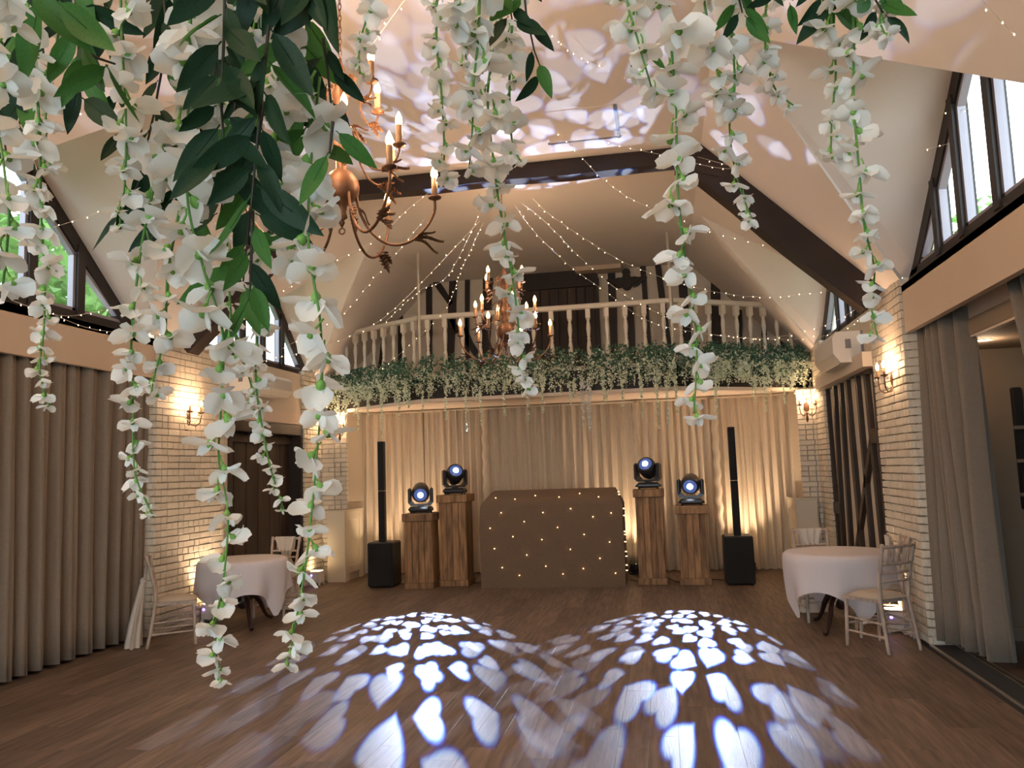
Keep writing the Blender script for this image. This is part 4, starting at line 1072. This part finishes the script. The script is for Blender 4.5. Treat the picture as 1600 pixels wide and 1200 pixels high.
F_ = [('fairy light string from the far chandelier down to the left handrail corner', [(755, 322, 8.8), (700, 430, 9.6), (655, 455, 10.4), (600, 505, 11.2)]),
 ('fairy light string sweeping left below the near chandelier to the left window', [(750, 345, 8.7), (640, 460, 8.8), (575, 512, 8.9), (480, 548, 9.2), (400, 566, 9.8)]),
 ('steep fairy light string left of the far chandelier behind the railing', [(755, 348, 8.8), (722, 420, 10), (697, 480, 11), (640, 540, 11.4), (590, 580, 11.5)]),
 ('fairy light string crossing the cream dormer left of the near chandelier', [(665, 340, 8.6), (625, 390, 9), (580, 440, 9.4), (530, 495, 9.8), (440, 545, 10.2)]),
 ('fairy light string rising behind the near chandelier to the collar beam', [(710, 270, 8.6), (640, 325, 8.5), (585, 375, 8.5), (500, 420, 8.6), (400, 478, 9.2)]),
 ('lower fairy light string from the far chandelier to the right rail', [(805, 322, 8.8), (835, 362, 9.3), (890, 415, 10), (945, 455, 10.4), (1010, 500, 10.6), (1080, 518, 10.4), (1200, 530, 9.8), (1300, 522, 9.2), (1372, 482, 8.3)]),
 ('middle fairy light string from the far chandelier to the right wall', [(815, 318, 8.8), (850, 345, 9.2), (915, 410, 9.9), (975, 460, 10.3), (1040, 495, 10.5), (1110, 522, 10.3), (1200, 528, 9.8), (1290, 508, 9.1), (1350, 475, 8.6)]),
 ('upper fairy light string sweeping from far chandelier across the right dormer', [(832, 310, 8.8), (865, 340, 9.0), (925, 380, 9.4), (980, 412, 9.6), (1060, 442, 9.7), (1140, 460, 9.6), (1210, 464, 9.3), (1290, 455, 9.0), (1340, 445, 8.8)]),
 ('fairy light string along the collar beam dropping to the right pillar', [(800, 150, 7.6), (880, 215, 8), (940, 278, 8.3), (1000, 318, 8.6), (1100, 358, 8.9), (1200, 385, 8.9), (1290, 402, 8.7), (1380, 398, 8.2), (1460, 382, 7.5), (1545, 350, 6.4), (1600, 318, 5.9)]),
 ('fairy light string ending at the right pillar top', [(1370, 438, 8.5), (1420, 418, 8.1), (1470, 395, 7.5), (1530, 362, 6.7), (1590, 330, 6.0)]),
 ('fairy light string across the upper right dormer and window', [(1120, 165, 8.0), (1215, 184, 7.7), (1270, 190, 7.4), (1340, 190, 7.0), (1420, 184, 6.6), (1500, 172, 6.1), (1600, 155, 5.5)]),
 ('fairy light string across the middle of the right dormer', [(1090, 245, 8.3), (1150, 260, 8.2), (1215, 263, 8.0), (1290, 260, 7.6), (1370, 250, 7.1), (1450, 233, 6.5), (1530, 210, 6), (1600, 188, 5.5)]),
 ('fairy light string over the ceiling and collar beam right of centre', [(820, 30, 5.6), (870, 65, 6), (920, 95, 6.5), (1000, 130, 7.2), (1080, 170, 7.8)]),
 ('fairy light string crossing the ceiling hatch towards the collar beam', [(800, 140, 7.4), (880, 185, 7.8), (960, 225, 8.2), (1040, 243, 8.3), (1120, 262, 8.3), (1200, 265, 8.1)]),
 ('fairy light string hanging across the left window above the curtain', [(0, 372, 6.4), (45, 366, 6.5), (100, 350, 6.6), (170, 325, 6.9), (250, 285, 7.4), (340, 240, 8)]),
 ('fairy light string lying along the left pelmet to the brick pillar', [(20, 470, 6.3), (95, 493, 7.2), (150, 487, 7.6), (195, 475, 8.0), (240, 460, 8.4)]),
 ('fairy light string looping at the left pillar under the truss foot', [(85, 492, 7.3), (140, 513, 7.6), (200, 520, 8.2), (270, 520, 9.0), (330, 508, 9.3), (400, 490, 9.6)]),
 ('short fairy light string above the truss foot on the left slope', [(270, 440, 8.4), (300, 420, 8.3), (340, 385, 8.2), (390, 335, 8.2)]),
 ('fairy light string at the top right corner of the ceiling', [(1525, -10, 3.6), (1560, 28, 3.7), (1600, 72, 3.8), (1640, 120, 3.9)]),
 ('fairy light string rising to the top edge left of centre', [(560, 100, 5.0), (585, 65, 4.9), (610, 30, 4.8), (640, -10, 4.7)]),
 ('fairy light string behind the leaves at the upper left', [(90, 195, 5.6), (140, 170, 5.5), (200, 130, 5.4), (260, 80, 5.3)])]
for lab, pts in F_: fairy(lab, pts)

# ================================================================== FOREGROUND WISTERIA GARLANDS
def petal(q, base, az, tilt, L_, Wd, curl, mi=0, rnd_=random, nu=4, nv=4):
    """petal leaving base; az around the down axis, tilt from straight down"""
    ph = rnd_.random()*6; A = Matrix.Rotation(az, 3, 'Z')
    def fn(u, v):
        w_ = Wd*(sin(pi*min(1, .10+.80*u**.8))**.75); s_ = (v-.5)*2
        th = tilt+curl*u; r = L_*(sin(tilt+curl*u*.5))*u; z = -L_*cos(tilt+curl*u*.5)*u
        cup = .22*w_*s_*s_+.10*L_*sin(s_*4+ph)*u*u*.5
        p = Vector((r+cup*cos(th), s_*w_*.5, z+cup*sin(th)*.9))
        notch = 1-.10*(1-abs(s_))*(u > .99)
        p = Vector((p.x*notch, p.y, p.z*notch)); return tuple(A @ p + base)
    q.grid(fn, nu, nv, mi)
BL = []
rr = random.Random(21)
for k in range(8):
    q = MB()
    q.tube([(0, 0, .42), (.03, 0, .30), (0, 0, .14)], [.022, .022, .030], 5, mi=1)
    q.lathe([(.03, .16), (.085, .08), (.10, 0), (.05, -.10)], seg=7, mi=1)
    sp = [(0, 1.05), (pi*.55, .85), (pi*1.05, 1.0), (pi*1.5, .9)] if k % 2 else [(0, .9), (pi*.7, 1.1), (pi*1.35, 1.0)]
    for i, (a, sc_) in enumerate(sp):
        petal(q, Vector((0, 0, 0)), a+rr.uniform(-.3, .3), rr.uniform(.55, 1.25), .62*sc_*rr.uniform(.85, 1.1), .66*sc_, rr.uniform(-.2, .7), 0, rr)
    petal(q, Vector((0, 0, 0)), rr.random()*6, .3, .38, .34, .4, 0, rr)
    BL.append(q.mesh('blossom', [M['petal'], M['calyx']]))
LEAF = []
for k in range(6):
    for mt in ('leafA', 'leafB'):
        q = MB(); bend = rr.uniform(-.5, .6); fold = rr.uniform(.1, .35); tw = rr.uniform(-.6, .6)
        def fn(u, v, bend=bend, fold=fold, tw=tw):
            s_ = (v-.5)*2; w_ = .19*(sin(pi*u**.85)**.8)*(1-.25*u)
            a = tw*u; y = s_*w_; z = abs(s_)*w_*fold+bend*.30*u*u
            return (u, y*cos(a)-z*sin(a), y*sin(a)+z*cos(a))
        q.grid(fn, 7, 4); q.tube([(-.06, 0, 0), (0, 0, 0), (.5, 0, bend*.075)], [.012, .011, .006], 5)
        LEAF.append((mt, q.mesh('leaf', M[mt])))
def strand(label, pts, dist, s0, s1, gap=None, seed=0, leafy=0):
    """pts in the picture (top to bottom) fix where the strand hangs at distance dist; sizes are px there"""
    rg = random.Random(seed*13+5); P = [at(x, y, dist+.04*sin(i*1.3+seed)) for i, (x, y) in enumerate(pts)]
    S = []
    for i in range(len(P)-1):
        p0, p1, p2, p3 = P[max(i-1, 0)], P[i], P[i+1], P[min(i+2, len(P)-1)]
        for k in range(8):
            u = k/8; S.append(.5*((2*p1)+(-p0+p2)*u+(2*p0-5*p1+4*p2-p3)*u*u+(-p0+3*p1-3*p2+p3)*u*u*u))
    S.append(P[-1]); O = S[0]
    t = thing('wisteria_strand', label, 'wisteria', tuple(O), 0, 'white artificial wisteria strands')
    q = MB(); n = len(S); k_ = dist/FPX
    q.tube([s-O for s in S], [max(.0013, (4.6-2.2*i/n)*k_*.5) for i in range(n)], 6); obj('stem', q, M['stem'], t)
    tot = sum((S[i+1]-S[i]).length for i in range(n-1)); u = 0; i = 0; side = rg.random()*6
    while u < tot:
        f = u/tot; s_ = u; j = 0
        while j < n-2 and s_ > (S[j+1]-S[j]).length: s_ -= (S[j+1]-S[j]).length; j += 1
        c = S[j].lerp(S[j+1], min(1, s_/max(1e-6, (S[j+1]-S[j]).length)))-O
        size = (s0+(s1-s0)*f**1.35)*k_*rg.uniform(.85, 1.15)
        side += 2.4+rg.uniform(-.6, .6); out = Vector((cos(side), sin(side), 0))
        tiltax = Vector((-out.y, out.x, 0)); ang = -rg.uniform(.15, .75) if f < .97 else 0
        mt = Matrix.Rotation(ang, 4, tiltax) @ Matrix.Rotation(rg.random()*6.28, 4, 'Z')
        link('blossom', BL[rg.randrange(8)], t, mw=Matrix.Translation(c+out*size*.18+Vector((0, 0, -.30*size))) @ mt @ Matrix.Scale(size, 4))
        u += size*(gap or .62)*(1.0+.22*f)*rg.uniform(.85, 1.2)
    for k in range(leafy):
        s_ = S[rg.randrange(max(1, n//3))]-O; mtn, me = LEAF[rg.randrange(12)]
        link('leaf', me, t, mw=Matrix.Translation(s_) @ Matrix.Rotation(rg.random()*6.28, 4, 'Z') @ Matrix.Rotation(rg.uniform(.7, 1.5), 4, 'Y') @ Matrix.Scale(rg.uniform(.06, .09), 4))
    return t
def spray(label, pts, dist, px, n, bright=.3, seed=0, name='leaf_spray'):
    rg = random.Random(seed*7+1); P = [at(x, y, dist) for x, y in pts]; S = []
    for i in range(len(P)-1):
        for k in range(6): S.append(P[i].lerp(P[i+1], k/6))
    S.append(P[-1]); O = S[0]; t = thing(name, label, 'foliage', tuple(O), 0, 'hanging leaf sprays')
    q = MB(); q.tube([s-O for s in S], [.0022-.001*i/len(S) for i in range(len(S))], 6); obj('twig', q, M['twig'], t)
    for i in range(n):
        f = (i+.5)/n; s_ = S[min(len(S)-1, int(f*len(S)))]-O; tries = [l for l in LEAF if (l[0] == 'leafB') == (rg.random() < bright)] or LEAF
        me = rg.choice(tries)[1]; sz = px*dist/FPX*rg.uniform(.75, 1.2)
        a = (i % 2)*pi+rg.uniform(-.9, .9)
        # leaf direction in the plane facing the room, hanging
        d = (Rv*cos(a)*rg.uniform(.3, 1)+Vector((0, 0, -1))*rg.uniform(.35, 1.3)+Fv*rg.uniform(-.5, .5)).normalized()
        nrm = (Fv*-1+Vector((rg.uniform(-.8, .8), rg.uniform(-.5, .5), rg.uniform(-.6, .6)))).normalized()
        yv = nrm.cross(d).normalized(); zv = d.cross(yv)
        mw = Matrix((d, yv, zv)).transposed().to_4x4(); mw = Matrix.Translation(s_+d*.01) @ mw @ Matrix.Scale(sz, 4)
        link('leaf', me, t, mw=mw)
    return t
ST = [
 ('wisteria strand hanging lowest of all, tip in front of the left table leg', [(300, -60), (296, 120), (292, 300), (318, 420), (348, 520), (345, 640), (342, 720), (356, 800), (350, 900), (337, 980), (342, 1070)], 1.05, 100, 34),
 ('long wisteria strand with tip over the floor right of the left table', [(500, 120), (486, 250), (482, 380), (500, 500), (503, 610), (497, 690), (490, 770), (478, 880), (466, 950), (452, 1030)], 1.0, 100, 36),
 ('wisteria strand ending over the curtain beside the left brick pillar', [(262, 200), (232, 330), (216, 420), (205, 540), (208, 640), (208, 700), (214, 750), (240, 808)], 1.25, 62, 26),
 ('wisteria strand over the left window, tip below the pelmet', [(38, -60), (50, 80), (62, 200), (64, 330), (70, 430), (68, 520), (62, 580), (78, 635)], 1.15, 64, 28),
 ('wisteria strand ending over the dark door, right of the lowest strand', [(395, 230), (396, 380), (402, 520), (400, 600), (412, 680), (425, 740), (445, 800)], 1.35, 58, 24),
 ('wisteria strand crossing the truss foot and brick pillar', [(280, 330), (262, 430), (258, 520), (243, 580), (236, 615)], 1.2, 66, 40),
 ('large near wisteria strand at the left picture edge, upper part', [(8, -40), (4, 60), (-6, 160), (6, 260), (14, 340), (4, 450)], .85, 95, 60),
 ('wisteria strand down the upper left over the pale dormer', [(188, -60), (190, 60), (196, 160), (196, 270), (188, 350)], 1.05, 80, 34),
 ('wisteria strand crossing the leaves at the upper left', [(108, -60), (90, 60), (72, 170), (72, 240), (58, 300)], 1.2, 62, 40),
 ('wisteria strand left of the near chandelier ball', [(310, -60), (305, 60), (310, 160), (300, 260), (286, 330)], 1.15, 74, 50),
 ('wisteria strand hanging over the near chandelier candles', [(452, -50), (440, 60), (432, 170), (438, 250), (450, 340), (466, 420)], 1.1, 76, 60),
 ('thin wisteria strand beside the near chandelier chain', [(400, -50), (405, 60), (400, 150), (415, 260), (430, 350)], 1.2, 66, 60),
 ('wisteria strand low behind the two longest strands', [(352, -60), (352, 150), (354, 330), (360, 480), (372, 540), (392, 600), (396, 640)], 1.5, 44, 34),
 ('small wisteria strand right of the chandelier chain', [(590, -50), (575, 20), (562, 70), (562, 115)], 1.5, 46, 26),
 ('thin wisteria strand above the near chandelier candles, left of centre', [(684, -50), (682, 60), (690, 150), (694, 230), (692, 285)], 1.5, 42, 34),
 ('wisteria strand above the left part of the collar beam', [(750, -60), (748, 50), (740, 130), (738, 200), (732, 280)], 1.25, 74, 38),
 ('long thin wisteria strand down the middle over the far chandelier', [(790, -60), (775, 60), (762, 150), (772, 260), (785, 350), (800, 430), (808, 490), (815, 560), (826, 620)], 1.45, 70, 30),
 ('short wisteria strand left of the middle strand', [(700, -60), (715, 0), (722, 60), (735, 120)], 1.2, 60, 34),
 ('thin wisteria strand just right of the middle strand', [(800, 40), (796, 140), (800, 220), (812, 250)], 1.4, 50, 30),
 ('long wisteria strand right of centre reaching the voile drape', [(1040, -60), (1048, 60), (1056, 170), (1058, 280), (1066, 370), (1078, 450), (1088, 520), (1088, 580), (1084, 645)], 1.2, 80, 38),
 ('wisteria strand starting left of the long right-hand strand', [(985, -60), (980, 0), (990, 40), (1010, 110), (1022, 150)], 1.15, 62, 46),
 ('wisteria strand ending above the truss leg', [(1130, -60), (1142, 40), (1148, 130), (1140, 200), (1152, 280), (1180, 355)], 1.35, 66, 26),
 ('wisteria strand with tip at the ceiling edge right of centre', [(1205, -60), (1195, 40), (1200, 100), (1212, 140), (1240, 165)], 1.4, 52, 26),
 ('thin wisteria strand between the two right-hand strands', [(1090, -60), (1105, 30), (1120, 110), (1135, 180)], 1.3, 62, 44),
 ('wisteria strand over the cream right dormer, shorter of the pair', [(1298, -60), (1300, 40), (1306, 110), (1300, 180), (1298, 240)], 1.25, 58, 30),
 ('wisteria strand reaching down to the air conditioner at the right', [(1332, -60), (1334, 60), (1334, 160), (1342, 260), (1350, 350), (1366, 420), (1362, 480), (1372, 530)], 1.2, 60, 38),
 ('wisteria strand tip right of the pair on the right dormer', [(1385, -60), (1380, 0), (1375, 30), (1382, 52)], 1.2, 44, 34),
]
for i, (lab, pts, d, a, b) in enumerate(ST): strand(lab, pts, d, a, b, seed=i, gap=.60 if a < 70 else .56)
SP = [
 ('dark leaf mass left of the near chandelier, in front of the strands', [(352, -60), (350, 60), (345, 160), (352, 250)], .98, 100, 15, .1),
 ('dark leaf mass beside the chandelier ball, in front of the strands', [(420, 40), (410, 140), (400, 240), (392, 330)], .98, 104, 13, .1),
 ('single bright leaves hanging below the near chandelier on the left', [(395, 330), (392, 420), (390, 470)], 1.0, 86, 4, .9),
 ('bright leaf hanging in front of the bronze chandelier ball', [(520, 190), (515, 240)], .98, 96, 2, 1.0),
 ('pair of bright leaves over the pale dormer at the upper left', [(118, 60), (150, 90), (180, 100)], .98, 84, 4, 1.0),
 ('big leaves at the very top left corner, close to the camera', [(0, -60), (40, -20), (90, 0)], .9, 130, 5, .7),
 ('dark leaf mass at the top edge left of the chandelier chain', [(300, -90), (420, -50), (520, -30)], 1.0, 110, 12, .15),
 ('dark leaf spray in the top left corner', [(20, -60), (40, 60), (30, 200)], 1.2, 92, 9, .4),
 ('leaf spray with one bright leaf over the pale dormer', [(115, -50), (122, 60), (125, 150)], 1.15, 92, 9, .5),
 ('dark leaf spray hanging left of the lowest strand', [(250, -60), (262, 60), (240, 180), (215, 290), (190, 330)], 1.3, 70, 14, .05),
 ('dark leaf spray above the pale dormer centre', [(160, -40), (170, 80), (200, 200)], 1.35, 62, 10, .1),
 ('dense dark leaf spray left of the near chandelier, uppermost', [(330, -60), (335, 40), (340, 140)], 1.25, 96, 14, .12),
 ('dense dark leaf spray beside the near chandelier ball', [(380, 20), (370, 140), (360, 240), (345, 330)], 1.25, 94, 16, .15),
 ('dark leaf spray trailing to the tip below the chandelier', [(420, 120), (400, 240), (388, 360), (380, 440)], 1.2, 92, 13, .3),
 ('bright leaf spray hanging in front of the near chandelier ball', [(470, 20), (470, 140), (490, 220)], 1.15, 92, 9, .55),
 ('dark leaves lying across the near chandelier arms', [(505, 60), (512, 110), (520, 190)], 1.1, 66, 6, 0),
 ('dark leaf spray over the left edge of the picture, lower', [(-20, 100), (0, 180), (10, 240)], 1.15, 70, 6, .1),
 ('dark leaf spray along the top edge, left of the chandelier chain', [(400, -80), (440, -10), (460, 60)], 1.2, 100, 10, .3),
 ('dark leaf spray between the two left-hand pillars', [(300, 120), (300, 230), (290, 300), (270, 340)], 1.3, 84, 12, .1),
 ('dense leaf cluster left of the chandelier chain at the top', [(260, -80), (300, -10), (350, 60)], 1.3, 100, 12, .2),
 ('leaf spray at the top edge above the far chandelier', [(770, -60), (795, 0), (800, 30)], 1.3, 60, 7, .25),
 ('narrow leaf spray curving down right of the middle strand', [(815, -60), (822, 20), (835, 80), (850, 120)], 1.3, 56, 6, .3),
 ('bright leaf spray at the top edge between the right strands', [(1150, -60), (1155, 0), (1160, 20)], 1.3, 62, 7, .6),
 ('small leaf spray beside the long right-hand strand', [(1000, -40), (1005, 60), (1012, 90)], 1.3, 34, 3, .5),
 ('leaf spray at the top edge above the right dormer', [(1280, -60), (1290, -10), (1300, 10)], 1.25, 68, 7, .3),
 ('bright leaf spray at the top right, pointing down', [(1350, -60), (1362, -10), (1380, 20)], 1.2, 74, 7, .5),
 ('tiny leaf spray at the top edge left of the far strand', [(1180, -60), (1195, -20), (1240, 0)], 1.3, 56, 5, .3),
]
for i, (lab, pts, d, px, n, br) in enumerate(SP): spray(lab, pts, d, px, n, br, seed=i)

# ================================================================== OUTSIDE
q = MB(); q.box(-30, -10, -.6, 30, 30, -.3); struct(obj('ground', q, M['treeA']))
trees = [(-9, 6, 3.2, 2.6), (-8.5, 10.5, 4.0, 2.5), (-10.5, 14, 4.5, 3), (-9, 1, 3.5, 2.6), (8.6, 9.5, 4.4, 2.6), (10, 14, 4, 3), (10.0, 5.2, 5.6, 3.0), (8.6, 17, 4, 3), (-13, 9, 6.4, 3.2), (14, 9, 6, 3)]
for i, (x, y, z, r) in enumerate(trees):
    where = ['outside the near left window, closest', 'outside the left windows, middle', 'beyond the left windows, furthest along', 'outside behind the camera on the left', 'outside the near right window', 'beyond the right windows, furthest along', 'outside the near right window, taller', 'far outside past the gallery', 'tall and distant beyond the left windows', 'tall and distant beyond the right windows'][i]
    t = thing('tree', 'leafy green tree '+where, 'tree', (x, y, -.4), 0, 'trees outside the windows')
    q = MB(); q.tube([(0, 0, 0), (.1, 0, z*.5), (0, 0, z)], [.18, .13, .06], 8); obj('trunk', q, M['bark'], t)
    def pf(r=r, z=z):
        d = Vector((random.gauss(0, 1), random.gauss(0, 1), random.gauss(0, 1))).normalized()*r*random.random()**.35; return Vector((d.x, d.y, z+.4+d.z*.9))
    o = scatter('foliage', 2600, pf, .18, .42, M['treeA'], t); o['kind'] = 'stuff'

# soft daylight sun for the windows is the sky itself
